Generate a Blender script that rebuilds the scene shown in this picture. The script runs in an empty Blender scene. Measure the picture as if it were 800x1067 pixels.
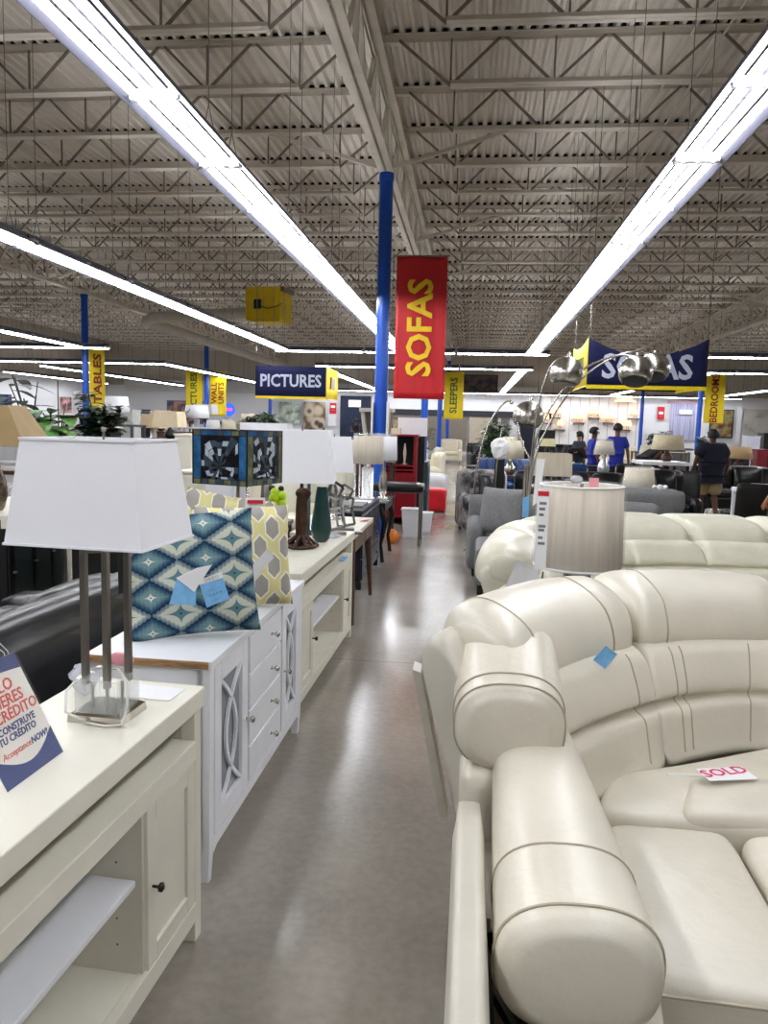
import bpy, bmesh, math, random
from mathutils import Vector, Matrix
random.seed(5)
PI = math.pi
SC = bpy.context.scene
C = SC.collection

# ------------------------------------------------------------------ camera
F_PX, CX, CY = 800.0, 400.0, 533.5
EYE = Vector((0, 0, 1.72))
_d = Vector((491.0-CX, CY-444.0, -F_PX)).normalized()
_u = Vector((math.tan(math.radians(1.5)), 1, 0)); _u.z = (_d.x*_u.x+_d.y*_u.y)/-_d.z; _u.normalize()
_r = _d.cross(_u)
WR = Matrix((_r, _d, _u))            # world from camera (rows are the world axes in camera space)
cam = bpy.data.cameras.new('camera'); co = bpy.data.objects.new('camera', cam); C.objects.link(co)
co.matrix_world = Matrix.Translation(EYE) @ WR.to_4x4()
cam.sensor_fit = 'VERTICAL'; cam.sensor_height = 36; cam.lens = F_PX/1067*36; cam.clip_end = 300; cam.clip_start = 0.02
SC.camera = co

def ray(a, b): return WR @ Vector((a-CX, CY-b, -F_PX))
def atz(a, b, z):
    r = ray(a, b); return EYE + r*((z-EYE.z)/r.z)
def aty(a, b, y):
    r = ray(a, b); return EYE + r*(y/r.y)

# ------------------------------------------------------------------ world, exposure
w = bpy.data.worlds.new('world'); SC.world = w; w.use_nodes = True
w.node_tree.nodes['Background'].inputs[0].default_value = (.75, .82, .9, 1)
w.node_tree.nodes['Background'].inputs[1].default_value = .12
SC.view_settings.view_transform = 'Standard'; SC.view_settings.look = 'None'
SC.view_settings.gamma = 1; SC.view_settings.use_curve_mapping = False
SC.view_settings.exposure = 0.36
TUBE_POWER = 34.0

# ------------------------------------------------------------------ node helpers
class E:
    """a socket with arithmetic"""
    def __init__(s, nt, sock): s.nt, s.k = nt, sock
    def _m(s, op, *a):
        n = s.nt.nodes.new('ShaderNodeMath'); n.operation = op
        s.nt.links.new(s.k, n.inputs[0])
        for i, x in enumerate(a):
            if isinstance(x, E): s.nt.links.new(x.k, n.inputs[i+1])
            else: n.inputs[i+1].default_value = x
        return E(s.nt, n.outputs[0])
    def __add__(s, o): return s._m('ADD', o)
    def __sub__(s, o): return s._m('SUBTRACT', o)
    def __mul__(s, o): return s._m('MULTIPLY', o)
    def __truediv__(s, o): return s._m('DIVIDE', o)
    def lt(s, o): return s._m('LESS_THAN', o)
    def gt(s, o): return s._m('GREATER_THAN', o)
    def abs(s): return s._m('ABSOLUTE')
    def fr(s): return s._m('FRACT')
    def mx(s, o): return s._m('MAXIMUM', o)
    def mn(s, o): return s._m('MINIMUM', o)
    def sqrt(s): return s._m('SQRT')
    def sin(s): return s._m('SINE')

def newmat(name):
    m = bpy.data.materials.new(name); m.use_nodes = True
    nt = m.node_tree; b = nt.nodes['Principled BSDF']
    return m, nt, b
def lin(c):
    if isinstance(c, str):
        c = [int(c[i:i+2], 16)/255 for i in (0, 2, 4)]
        return tuple(x/12.92 if x <= .04045 else ((x+.055)/1.055)**2.4 for x in c)
    return tuple(c)
def coords(nt):
    tc = nt.nodes.new('ShaderNodeTexCoord'); sp = nt.nodes.new('ShaderNodeSeparateXYZ')
    nt.links.new(tc.outputs['Object'], sp.inputs[0])
    return tc.outputs['Object'], [E(nt, sp.outputs[i]) for i in range(3)]
def ramp(nt, sock, stops, const=False):
    r = nt.nodes.new('ShaderNodeValToRGB'); cr = r.color_ramp
    if const: cr.interpolation = 'CONSTANT'
    while len(cr.elements) < len(stops): cr.elements.new(1)
    for e, (p, c) in zip(cr.elements, stops):
        e.position = p; e.color = (*lin(c), 1)
    nt.links.new(sock.k if isinstance(sock, E) else sock, r.inputs[0]); return r.outputs[0]
def mixc(nt, fac, a, b):
    n = nt.nodes.new('ShaderNodeMix'); n.data_type = 'RGBA'
    nt.links.new(fac.k if isinstance(fac, E) else fac, n.inputs[0])
    for i, x in ((6, a), (7, b)):
        if isinstance(x, (tuple, list, str)): n.inputs[i].default_value = (*lin(x), 1)
        else: nt.links.new(x, n.inputs[i])
    return n.outputs[2]
MC = {}
def mat(name, col='cccccc', rough=.5, metal=0, var=.06, scale=6.0, bump=0, bscale=60, trans=0, spec=.5, coat=0, sub=0, emit=0, alpha=1, stretch=None):
    """plain procedural material: base colour with soft noise variation and optional noise bump"""
    if name in MC: return MC[name]
    m, nt, b = newmat(name); MC[name] = m
    c = lin(col); b.inputs['Roughness'].default_value = rough; b.inputs['Metallic'].default_value = metal
    b.inputs['Specular IOR Level'].default_value = spec
    b.inputs['Base Color'].default_value = (*c, 1)
    if coat: b.inputs['Coat Weight'].default_value = coat; b.inputs['Coat Roughness'].default_value = .15
    if trans: b.inputs['Transmission Weight'].default_value = trans
    if alpha < 1: b.inputs['Alpha'].default_value = alpha
    if emit:
        b.inputs['Emission Color'].default_value = (*c, 1); b.inputs['Emission Strength'].default_value = emit
    obj, _ = coords(nt); src = obj
    if stretch:
        mp = nt.nodes.new('ShaderNodeMapping'); mp.inputs['Scale'].default_value = stretch
        nt.links.new(obj, mp.inputs[0]); src = mp.outputs[0]
    if var:
        n = nt.nodes.new('ShaderNodeTexNoise'); n.inputs['Scale'].default_value = scale; n.inputs['Detail'].default_value = 3
        nt.links.new(src, n.inputs[0])
        lo = tuple(x*(1-var*1.6) for x in c); hi = tuple(min(1, x*(1+var)) for x in c)
        o = ramp(nt, n.outputs[0], [(.3, lo), (.7, hi)]); nt.links.new(o, b.inputs['Base Color'])
    if bump:
        n2 = nt.nodes.new('ShaderNodeTexNoise'); n2.inputs['Scale'].default_value = bscale; n2.inputs['Detail'].default_value = 3
        nt.links.new(src, n2.inputs[0])
        bp = nt.nodes.new('ShaderNodeBump'); bp.inputs['Strength'].default_value = bump; bp.inputs['Distance'].default_value = .01
        nt.links.new(n2.outputs[0], bp.inputs['Height']); nt.links.new(bp.outputs[0], b.inputs['Normal'])
    return m

# ------------------------------------------------------------------ mesh builder
class MB:
    def __init__(s): s.v = []; s.f = []; s.m = []; s.sm = []
    def add(s, vs, fs, mi=0, sm=False):
        o = len(s.v); s.v += [tuple(v) for v in vs]
        for f in fs: s.f.append([i+o for i in f]); s.m.append(mi); s.sm.append(sm)
        return s
    def box(s, x0, y0, z0, x1, y1, z1, mi=0):
        v = [(x, y, z) for z in (z0, z1) for y in (y0, y1) for x in (x0, x1)]
        return s.add(v, [(0, 2, 3, 1), (4, 5, 7, 6), (0, 1, 5, 4), (2, 6, 7, 3), (0, 4, 6, 2), (1, 3, 7, 5)], mi)
    def cbox(s, c, d, R=None, mi=0):
        R = R or Matrix.Identity(3); c = Vector(c)
        v = [c + R @ Vector((x*d[0]/2, y*d[1]/2, z*d[2]/2)) for z in (-1, 1) for y in (-1, 1) for x in (-1, 1)]
        return s.add(v, [(0, 2, 3, 1), (4, 5, 7, 6), (0, 1, 5, 4), (2, 6, 7, 3), (0, 4, 6, 2), (1, 3, 7, 5)], mi)
    def frustum(s, c, b, t, h, mi=0, cap=True):
        """box with different bottom (b) and top (t) sizes, base centre c"""
        v = []
        for (dx, dy), z in ((b, 0), (t, h)):
            v += [(c[0]+x*dx/2, c[1]+y*dy/2, c[2]+z) for x, y in ((-1, -1), (1, -1), (1, 1), (-1, 1))]
        f = [(0, 1, 5, 4), (1, 2, 6, 5), (2, 3, 7, 6), (3, 0, 4, 7)]
        if cap: f += [(3, 2, 1, 0), (4, 5, 6, 7)]
        return s.add(v, f, mi)
    def loft(s, rings, mi=0, sm=True, cap=True, close=False):
        n = len(rings[0]); v = [p for r in rings for p in r]; f = []
        R = len(rings)
        for i in range(R if close else R-1):
            for j in range(n):
                a = i*n+j; b = i*n+(j+1) % n; i2 = (i+1) % R
                f.append((a, b, i2*n+(j+1) % n, i2*n+j))
        s.add(v, f, mi, sm)
        if cap and not close:
            s.add(rings[0], [tuple(range(n-1, -1, -1))], mi, False); s.add(rings[-1], [tuple(range(n))], mi, False)
        return s
    def tube(s, pts, r, n=8, mi=0, cap=True):
        pts = [Vector(p) for p in pts]; rings = []; up = None
        for i, p in enumerate(pts):
            t = (pts[min(i+1, len(pts)-1)]-pts[max(i-1, 0)])
            t = t.normalized() if t.length > 1e-9 else Vector((0, 0, 1))
            if up is None: up = Vector((0, 0, 1)) if abs(t.z) < .9 else Vector((1, 0, 0))
            x = t.cross(up)
            if x.length < 1e-6: x = t.cross(Vector((.3, 1, .2)))
            x.normalize(); y = x.cross(t).normalized(); up = y
            rr = r[i] if isinstance(r, (list, tuple)) else r
            rings.append([p + (x*math.cos(2*PI*k/n+PI/n)+y*math.sin(2*PI*k/n+PI/n))*rr for k in range(n)])
        return s.loft(rings, mi, n > 5, cap)
    def bar(s, a, b, w, mi=0, h=None):
        """square bar between two points"""
        return s.tube([a, b], w*.7071, 4, mi)
    def lathe(s, prof, c=(0, 0, 0), n=24, mi=0, cap=True, sm=True, sx=1, sy=1):
        rings = [[(c[0]+r*sx*math.cos(2*PI*k/n), c[1]+r*sy*math.sin(2*PI*k/n), c[2]+z) for k in range(n)] for r, z in prof]
        return s.loft(rings, mi, sm, cap)
    def ball(s, c, r, n=12, m=8, mi=0, sc=(1, 1, 1)):
        rings = []
        for i in range(1, m):
            a = PI*i/m
            rings.append([(c[0]+r*sc[0]*math.sin(a)*math.cos(2*PI*k/n), c[1]+r*sc[1]*math.sin(a)*math.sin(2*PI*k/n), c[2]-r*sc[2]*math.cos(a)) for k in range(n)])
        return s.loft(rings, mi, True, True)
    def prism(s, poly, o, U, V, N, mi=0):
        """polygon (u,v) in plane o,U,V extruded by vector N"""
        o, U, V, N = map(Vector, (o, U, V, N)); a = [o+U*u+V*v for u, v in poly]; b = [p+N for p in a]; n = len(a)
        f = [tuple(range(n-1, -1, -1)), tuple(range(n, 2*n))] + [(i, (i+1) % n, n+(i+1) % n, n+i) for i in range(n)]
        return s.add(a+b, f, mi)
    def soft(s, c, d, r=.05, puff=(0, 0, 0), n=8, R=None, mi=0):
        """rounded, puffed cushion block"""
        c = Vector(c); R = R or Matrix.Identity(3); hx = [x/2 for x in d]; r = min(r, min(hx)*.98)
        cache = {}; vs = []; fs = []
        def vid(p):
            k = tuple(round(x, 5) for x in p)
            if k not in cache:
                q = [0, 0, 0]; inn = [p[i]*hx[i] for i in range(3)]
                cl = [max(-(hx[i]-r), min(hx[i]-r, inn[i])) for i in range(3)]
                df = Vector([inn[i]-cl[i] for i in range(3)])
                if df.length > 1e-9:
                    df = df.normalized()*r
                q = Vector(cl)+df
                for i in range(3):
                    j, k2 = (i+1) % 3, (i+2) % 3
                    q[i] += puff[i]*(1 if p[i] > 0 else -1)*abs(p[i])**2*max(0, 1-p[j]**2)*max(0, 1-p[k2]**2)
                cache[k] = len(vs); vs.append(c + R @ q)
            return cache[k]
        def g(i):  # finer near the edges
            t = -1+2*i/n
            return math.sin(t*PI/2)*.35+t*.65 if r < min(hx)*.6 else t
        for ax in range(3):
            for sg in (-1, 1):
                for i in range(n):
                    for j in range(n):
                        q = []
                        for (a, b) in ((i, j), (i+1, j), (i+1, j+1), (i, j+1)):
                            p = [0, 0, 0]; p[ax] = sg; p[(ax+1) % 3] = g(a); p[(ax+2) % 3] = g(b); q.append(vid(p))
                        fs.append(tuple(q) if sg > 0 else tuple(q[::-1]))
        return s.add(vs, fs, mi, True)
    def grid(s, fn, nu, nv, mi=0, sm=True):
        v = [fn(i/nu, j/nv) for i in range(nu+1) for j in range(nv+1)]
        f = [(i*(nv+1)+j, (i+1)*(nv+1)+j, (i+1)*(nv+1)+j+1, i*(nv+1)+j+1) for i in range(nu) for j in range(nv)]
        return s.add(v, f, mi, sm)
    def build(s, name, mats, parent=None, bevel=0, sub=0, loc=None, rz=0, solid=0):
        me = bpy.data.meshes.new(name); me.from_pydata(s.v, [], s.f)
        if not isinstance(mats, (list, tuple)): mats = [mats]
        for m in mats: me.materials.append(m)
        me.polygons.foreach_set('material_index', s.m); me.polygons.foreach_set('use_smooth', s.sm)
        bm = bmesh.new(); bm.from_mesh(me); bmesh.ops.recalc_face_normals(bm, faces=bm.faces); bm.to_mesh(me); bm.free()
        me.update()
        o = bpy.data.objects.new(name, me); C.objects.link(o)
        if parent: o.parent = parent
        if loc is not None: o.location = loc
        o.rotation_euler.z = rz
        if solid:
            md = o.modifiers.new('s', 'SOLIDIFY'); md.thickness = solid; md.offset = 0
        if bevel:
            md = o.modifiers.new('b', 'BEVEL'); md.width = bevel; md.segments = 2; md.limit_method = 'ANGLE'; md.angle_limit = .6
        if sub:
            md = o.modifiers.new('u', 'SUBSURF'); md.levels = sub; md.render_levels = sub
        return o

def tag(o, label, cat, group=None):
    o['label'] = label; o['category'] = cat
    if group: o['group'] = group
    return o
def struct(o): o['kind'] = 'structure'; return o
def thing(name, label, cat, loc=(0, 0, 0), rz=0, group=None):
    o = bpy.data.objects.new(name, None); C.objects.link(o); o.empty_display_size = .1
    o.location = loc; o.rotation_euler.z = rz
    return tag(o, label, cat, group)
KIDS = {}
def kids(o):
    return [c for c in bpy.data.objects if c.parent == o]
def dup(o, loc, rz=0, label=None, group=None, sc=None):
    def cp(x, par):
        c = x.copy(); C.objects.link(c)
        if par is not None: c.parent = par
        for k in kids(x): cp(k, c)
        return c
    r = cp(o, None); r.location = loc; r.rotation_euler.z = rz
    if label: r['label'] = label
    if group: r['group'] = group
    if sc: r.scale = sc
    return r
def text(body, size, m, parent=None, mtx=None, ext=.002, name='lettering', align='CENTER', sx=1.0, bold=0.0, shear=0):
    cu = bpy.data.curves.new('t', 'FONT'); cu.body = body; cu.size = size; cu.extrude = ext; cu.offset = bold
    cu.align_x = align; cu.align_y = 'CENTER'; cu.resolution_u = 2; cu.shear = shear; cu.space_line = .9
    o = bpy.data.objects.new('t', cu); C.objects.link(o)
    dg = bpy.context.evaluated_depsgraph_get(); dg.update()
    me = bpy.data.meshes.new_from_object(o.evaluated_get(dg)); bpy.data.objects.remove(o)
    for v in me.vertices: v.co.x *= sx
    me.materials.clear(); me.materials.append(m)
    t = bpy.data.objects.new(name, me); C.objects.link(t)
    if parent: t.parent = parent
    if mtx is not None: t.matrix_local = mtx
    return t
def frame(o, X, Y):
    """matrix with local x,y axes along X,Y at origin o"""
    X = Vector(X).normalized(); Y = Vector(Y).normalized(); Z = X.cross(Y).normalized(); Y = Z.cross(X)
    m = Matrix((X, Y, Z)).transposed().to_4x4(); m.translation = Vector(o); return m
def Rz(a): return Matrix.Rotation(a, 3, 'Z')
def Rx(a): return Matrix.Rotation(a, 3, 'X')
def Ry(a): return Matrix.Rotation(a, 3, 'Y')

# ------------------------------------------------------------------ shared materials
M_white = mat('white_paint', 'e9eaee', .35, var=.02)
M_cream = mat('cream_paint', 'dfdbcb', .42, var=.03)
M_cream_d = mat('cream_paint_back', 'b9b09c', .6, var=.03)
M_steelw = mat('painted_steel', 'd8d1c4', .6, var=.08, scale=2)
M_deck = mat('deck_steel', 'e0dacf', .6, var=.06, scale=1.5)
M_blue = mat('post_blue', '0c4cb4', .35, var=.03)
M_black = mat('black_plastic', '08080a', .4, var=.05)
M_blackl = mat('black_leather', '0e0d11', .28, var=.08, bump=.10, bscale=60)
M_chrome = mat('brushed_nickel', 'b9b4ad', .25, 1, var=.05)
M_cable = mat('steel_cable', '6f6a66', .6)
M_nickel = mat('dark_nickel', '8a8580', .35, 1, var=.05)
M_shade = mat('white_fabric_shade', 'eeeef2', .8, var=.015, scale=3)
M_shade_t = mat('tan_fabric_shade', 'cfc3ad', .8, var=.06, scale=30, stretch=(1, 1, .06))
M_shade_c = mat('cream_fabric_shade', 'ddd4bd', .8, var=.03)
M_glass = mat('clear_glass', 'ffffff', .03, trans=1, var=0)
M_film = mat('plastic_film', 'ffffff', .12, var=0, alpha=.16, spec=.9)
M_paper = mat('paper_white', 'f1f1f1', .7, var=.02)
M_bluetag = mat('tag_blue', '7ab8e6', .6, var=.08, scale=40)
M_red = mat('sign_red', 'c8101c', .5, var=.04)
M_navy = mat('sign_navy', '030b3c', .9, var=.06)
M_yellow = mat('sign_yellow', 'efd10a', .6, var=.05)
M_pink = mat('pink_paper', 'f0a3ac', .6, var=.04)
M_grey = mat('grey_linen', '7d7d7d', .9, var=.08, scale=40, bump=.3, bscale=300)
M_ivory = mat('ivory_leather', 'e0dcc8', .28, var=.04, bump=.2, bscale=50)
M_leather = mat('cream_leather', 'd8d1c0', .34, var=.05, scale=3, bump=.16, bscale=34)
M_leather_s = mat('cream_leather_seam', 'aea590', .5, var=.03)
M_leather_back = mat('cream_vinyl_side', 'c4beaf', .4, var=.03)
M_wood = mat('dark_wood', '4a3022', .45, var=.2, scale=8, stretch=(1, 8, 8))
M_woodm = mat('walnut_wood', '6a5140', .45, var=.15, scale=8, stretch=(8, 1, 8))
M_bamboo = mat('raw_wood_strip', 'a8845a', .6, var=.3, scale=14, stretch=(1, 10, 10))
M_leaf = mat('leaf_green', '2f5a24', .45, var=.3, scale=20)
M_leaf2 = mat('pale_leaf', '6f9a52', .45, var=.25, scale=20)
M_leafd = mat('dark_leaf', '16301a', .45, var=.3, scale=20)
M_skin = mat('brown_skin', '5d3a28', .55, var=.05)
M_skin2 = mat('light_brown_skin', 'a06a4c', .55, var=.05)
M_hair = mat('black_hair', '0c0a09', .6, var=.1)
M_bronze = mat('bronze_resin', '4b3424', .4, .5, var=.3, scale=25, bump=.4, bscale=60)
M_teal = mat('dark_teal_glass', '24423f', .15, var=.1)
M_silver = mat('silver_ceramic', 'd5d6d8', .2, .5, var=.03)
# ================================================================== the building
YB, XL, XR, YF = 47.0, -23.2, 24.0, -9.0
# polished concrete floor
m, nt, b = newmat('polished_concrete')
obj, (X, Y, Z) = coords(nt)
n1 = nt.nodes.new('ShaderNodeTexNoise'); n1.inputs['Scale'].default_value = .9; n1.inputs['Detail'].default_value = 6; n1.inputs['Roughness'].default_value = .6
n2 = nt.nodes.new('ShaderNodeTexNoise'); n2.inputs['Scale'].default_value = 26; n2.inputs['Detail'].default_value = 4
nt.links.new(obj, n1.inputs[0]); nt.links.new(obj, n2.inputs[0])
base = ramp(nt, n1.outputs[0], [(.3, '898278'), (.5, '978f85'), (.72, 'a59d92')])
fine = ramp(nt, n2.outputs[0], [(.35, (.88, .88, .88)), (.65, (1.04, 1.04, 1.04))])
mul = nt.nodes.new('ShaderNodeMix'); mul.data_type = 'RGBA'; mul.blend_type = 'MULTIPLY'; mul.inputs[0].default_value = .8
nt.links.new(base, mul.inputs[6]); nt.links.new(fine, mul.inputs[7])
jx = ((X+.35)/4.6).fr()-.5; jy = ((Y+1.5)/4.6).fr()-.5
j = (jx.abs().lt(.0011) + jy.abs().lt(.0011)).mn(1.0)
col = mixc(nt, j, mul.outputs[2], '6b665d')
nt.links.new(col, b.inputs['Base Color'])
rr = ramp(nt, n1.outputs[0], [(.3, (.15, .15, .15)), (.7, (.23, .23, .23))]); nt.links.new(rr, b.inputs['Roughness'])
struct(MB().box(XL-.2, YF-.2, -.2, XR+.2, YB+.2, 0).build('floor', m))

# walls: white below, beige with darker vertical lines above
m, nt, b = newmat('store_wall'); obj, (X, Y, Z) = coords(nt)
rib = ((X+Y)/.9).fr()-.5
up = Z.gt(3.75)
c1 = mixc(nt, rib.abs().lt(.02)*1.0, 'b8b0a2', '8f887c')
nt.links.new(mixc(nt, up, 'e4e5e8', c1), b.inputs['Base Color']); b.inputs['Roughness'].default_value = .7
M_wall = m
for nm, bx in (('wall_back', (XL, YB, 0, XR, YB+.2, 6.6)), ('wall_left', (XL-.2, YF, 0, XL, YB, 6.6)), ('wall_right', (XR, YF, 0, XR+.2, YB, 6.6)), ('wall_front', (XL, YF-.2, 0, XR, YF, 6.6))):
    struct(MB().box(*bx).build(nm, M_wall))
# corrugated roof deck
d = MB(); x = XL; P = .152; z0 = 6.5; h = .065
prof = []
while x < XR:
    prof += [(x, z0), (x+.03, z0+h), (x+P*.5, z0+h), (x+P*.5+.03, z0)]; x += P
v = [(a, y, z) for y in (YF, YB) for a, z in prof]; n = len(prof)
d.add(v, [(i, i+1, n+i+1, n+i) for i in range(n-1)])
d.box(XL-.2, YF-.2, 6.62, XR+.2, YB+.2, 6.7)
struct(d.build('ceiling', M_deck))

GX = [-21.2, -11.71, -1.37, 9.35]
JY = [8.57+1.49*k for k in range(-7, 26)]
M_web = mat('joist_web_shaded', '857d72', .65, var=.08)  # same paint as the chords, darkened so the webs' shade is in the colour
M_flute_shadow = mat('flute_shadow', '1c1a18', .9)  # near-black stands for the shadow in the deck flutes
def joist_mesh(L, name, a0=0):
    """open-web bar joist spanning L along x, top chord under the deck, short bottom chord"""
    b = MB(); zt, zb = 6.485, 5.9; e = .95
    for s in (-.04, .04):
        b.box(.12, s-.035, zt, L-.12, s+.035, zt+.01); b.box(.12, s-.006 if s < 0 else s, zt-.05, L-.12, s if s < 0 else s+.006, zt)
        b.box(e, s-.035, zb-.01, L-e, s+.035, zb+.005); b.box(e, s-.006 if s < 0 else s, zb, L-e, s if s < 0 else s+.006, zb+.05)
    nn = max(3, round((L-2*e)/1.25)); st = (L-2*e)/nn
    for i in range(nn+1):
        xb = e+i*st
        b.bar((xb, 0, zb), (xb, 0, zt), .022, 1)
        b.bar((xb, 0, zb), (xb-st/2 if i else .25, 0, zt), .030, 1)
        b.bar((xb, 0, zb), (xb+st/2 if i < nn else L-.25, 0, zt), .030, 1)
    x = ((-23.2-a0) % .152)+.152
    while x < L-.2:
        b.box(x+.010, -.036, zt+.012, x+.078, .036, zt+.070, 2); x += .152  # added dark blocks drawing the shaded flute gaps above the chord
    # seats on the girder and the angle clips that hold the deck
    x = .2
    b.box(0, -.05, zt-.09, .3, .05, zt-.01); b.box(L-.3, -.05, zt-.09, L, .05, zt-.01)
    return b
spans = [(GX[0], GX[1]), (GX[1], GX[2]), (GX[2], GX[3]), (GX[3], GX[3]+10.2)]
for si, (a, c) in enumerate(spans):
    proto = None
    for y in JY:
        if y < 0.3: continue
        if proto is None:
            proto = struct(joist_mesh(c-a, 'roof_joist', a).build('roof_joist', [M_steelw, M_web, M_flute_shadow], loc=(a, y, 0)))
        else:
            o = proto.copy(); C.objects.link(o); o.location = (a, y, 0)
# bridging rods along the building
for x in (-18, -14.6, -8, -4.7, 2.4, 6.1, 13.2):
    r = MB(); ys = [y for y in JY if y > 0]
    r.bar((x, ys[0], 6.38), (x, YB, 6.38), .02); r.bar((x+.1, ys[0], 5.92), (x+.1, YB, 5.92), .02)
    struct(r.build('bridging_rod', M_steelw))
# joist girders
for gx in GX[1:]:
    g = MB(); y0, y1 = .4, YB
    for s in (-1, 1):
        g.box(gx+s*.02 if s > 0 else gx-.11, y0, 5.35, gx+.11 if s > 0 else gx-.02, y1, 5.365)
        g.box(gx+.02*s-.006, y0, 5.35, gx+.02*s+.006, y1, 5.46)
        g.box(gx+s*.02 if s > 0 else gx-.13, y0, 6.30, gx+.13 if s > 0 else gx-.02, y1, 6.33)
        g.box(gx+.02*s-.006, y0, 6.2, gx+.02*s+.006, y1, 6.3)
    k = 0; y = 11.63-1.49*8
    for i, y in enumerate(JY):
        if y < .3: continue
        g.bar((gx, y, 5.4), (gx, y, 6.3), .05)
        yb = y + (.745 if i % 1 == 0 else 0)
        g.bar((gx, y, 6.28), (gx, y+.745, 5.4), .07); g.bar((gx, y+.745, 5.4), (gx, y+1.49, 6.28), .05)
    struct(g.build('roof_girder', M_steelw))
    for i, y in enumerate(JY):
        if y < .3 or i % 3: continue
        for s in (-1, 1):
            struct(MB().bar((gx, y, 5.38), (gx+s*1.75, y, 5.9), .05).build('knee_brace', M_steelw))
# blue columns
M_strap = mat('white_bracket', 'e6e6e6', .4)
for gx in GX[1:]:
    for y in (11.63, 22.5, 33.3, 44.2):
        if gx == 9.35 and y < 30: continue
        t = MB(); t.lathe([(.1, 0), (.1, 5.25)], (0, 0, 0), 24)
        t.lathe([(.18, 0), (.18, .02)], (0, 0, 0), 4); t.lathe([(.11, 5.25), (.11, 5.35)], (0, 0, 0), 24)
        o = struct(t.build('blue_column', [M_blue], loc=(gx, y, 0)))
# white corner guard brackets on the near column
struct(MB().box(-1.5, 11.5, 1.55, -1.47, 11.62, 2.05).box(-1.27, 11.5, 1.55, -1.24, 11.62, 2.05).build('column_guard', M_strap))
# pilasters and ledges on the back wall
M_ledge = mat('ledge_dark', '23252c', .6)
def px2(a, b, y=46.8): return aty(a, b, y)
def wallbox(a0, b0, a1, b1, y=46.9, t=.1):
    p, q = px2(a0, b1, y), px2(a1, b0, y); return (p.x, y-t, p.z, q.x, y, q.z)
struct(MB().box(*wallbox(402, 430, 575, 432.2)).build('trim_1', M_ledge))
struct(MB().box(*wallbox(130, 404, 560, 407)).build('trim_2', mat('ledge_white', 'd8d8d8')))
struct(MB().box(*wallbox(402, 433, 487, 468, 46.9, .06)).build('trim_7', mat('taupe_partition', '7a7165', .7)))
struct(MB().box(*wallbox(668, 419, 672, 462)).build('trim_3', M_white))
struct(MB().box(*wallbox(765, 424, 773, 462)).build('trim_4', M_white))
o = struct(MB().box(*wallbox(354, 413, 386, 463, 46.9, .12)).build('door_1', mat('navy_curtain', '1c2740', .8, var=.3, scale=8, stretch=(6, 1, .2))))
struct(MB().box(*wallbox(385, 413, 387, 463, 46.95, .2)).build('door_frame', mat('dark_red_trim', '5c1420', .5)))
o = struct(MB().box(*wallbox(696.5, 420, 725, 458, 46.9, .05)).build('window_1', mat('lavender_blinds', 'b8b8d8', .7, var=.35, scale=9, stretch=(5, 1, .05))))
struct(MB().box(*wallbox(695.5, 418, 726, 420.5, 46.9, .12)).build('trim_5', mat('pink_valance', 'c9a9b8', .6)))

# ================================================================== fluorescent fixtures
m, nt, b = newmat('lit_tube'); b.inputs['Base Color'].default_value = (1, 1, 1, 1)
b.inputs['Emission Color'].default_value = (.93, .95, 1, 1); b.inputs['Emission Strength'].default_value = TUBE_POWER
M_tube = m
M_refl = mat('reflector_enamel', '4c4c56', .3, var=.01)
def make_fixture(label, far=False):
    t = thing('ceiling_light', label, 'ceiling light', (0, 0, 3.6), 0)
    L = 1.2
    r = MB()
    prs = [[(-.205, .01), (-.19, .0), (-.103, .058)], [(-.083, .058), (.083, .058)], [(.103, .058), (.19, .0), (.205, .01)]]
    for pr in prs:
        s0, s1 = -L, L
        v = [(x, y, z) for x in (s0, s1) for y, z in pr]; n = len(pr)
        r.add(v, [(i, i+1, n+i+1, n+i) for i in range(n-1)])
    r.build('reflector', M_refl, t, solid=.004)
    c = MB(); c.box(-L, -.055, .062, L, .055, .13)
    c.build('channel', M_refl, t)
    if far:
        b = MB()
        for y in (-.1, 0, .1): b.tube([(-L+.03, y, .006), (L-.03, y, .006)], .016, 5)
        b.build('tube_bank', M_tube, t)
    else:
        for y in (-.1, 0, .1):
            for a, bb in ((-L+.03, -.03), (.03, L-.03)):
                MB().tube([(a, y, .006), (bb, y, .006)], .016, 6).build('fluorescent_tube', M_tube, t)
    e = MB()
    for x in (-L+.01, 0, L-.01): e.box(x-.018, -.15, .004, x+.018, .15, .06)
    e.box(-L, -.01, .056, L, .01, .060)
    e.build('lamp_holder', M_white, t)
    for x in (-.95, .95):
        k = MB(); k.tube([(x, -.05, .12), (x, 0, .35), (x, 0, 2.85)], .004, 4); k.tube([(x, .05, .12), (x, 0, .35)], .004, 4)
        k.build('hanger_cable', M_cable, t)
    return t
ORD = ['first', 'second', 'third', 'fourth', 'fifth', 'sixth', 'seventh', 'eighth', 'ninth', 'tenth']
rows = [  # (x, y0, count, label)
    (-1.95, -3.9, 10, 'tube light in the row above the left cabinets', 0),
    (1.50, -3.9, 10, 'tube light in the row above the cream sectional', 0),
    (-5.05, -1.4, 9, 'tube light in the row left of the yellow heater', 0),
    (-10.8, 8.2, 5, 'tube light in the outer left row', 0),
    (8.3, 8.2, 5, 'tube light in the outer right row', 0),
    (-10.8, 26.5, 7, 'far tube light in row beyond the tables banner', 1),
    (-5.35, 26.5, 7, 'far tube light in row behind the pictures sign', 1),
    (1.65, 26.5, 7, 'far tube light in row right of the sleepers banner', 1),
    (7.6, 26.5, 7, 'far tube light in row below the blue sofas sign', 1),
    (12.9, 28.5, 6, 'far tube light in outermost right row', 1),
    (-16.6, 28.5, 6, 'far tube light in row left of the tables banner', 1),
    (-21.0, 33.0, 4, 'far tube light in row along the left wall', 1)]
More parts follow.
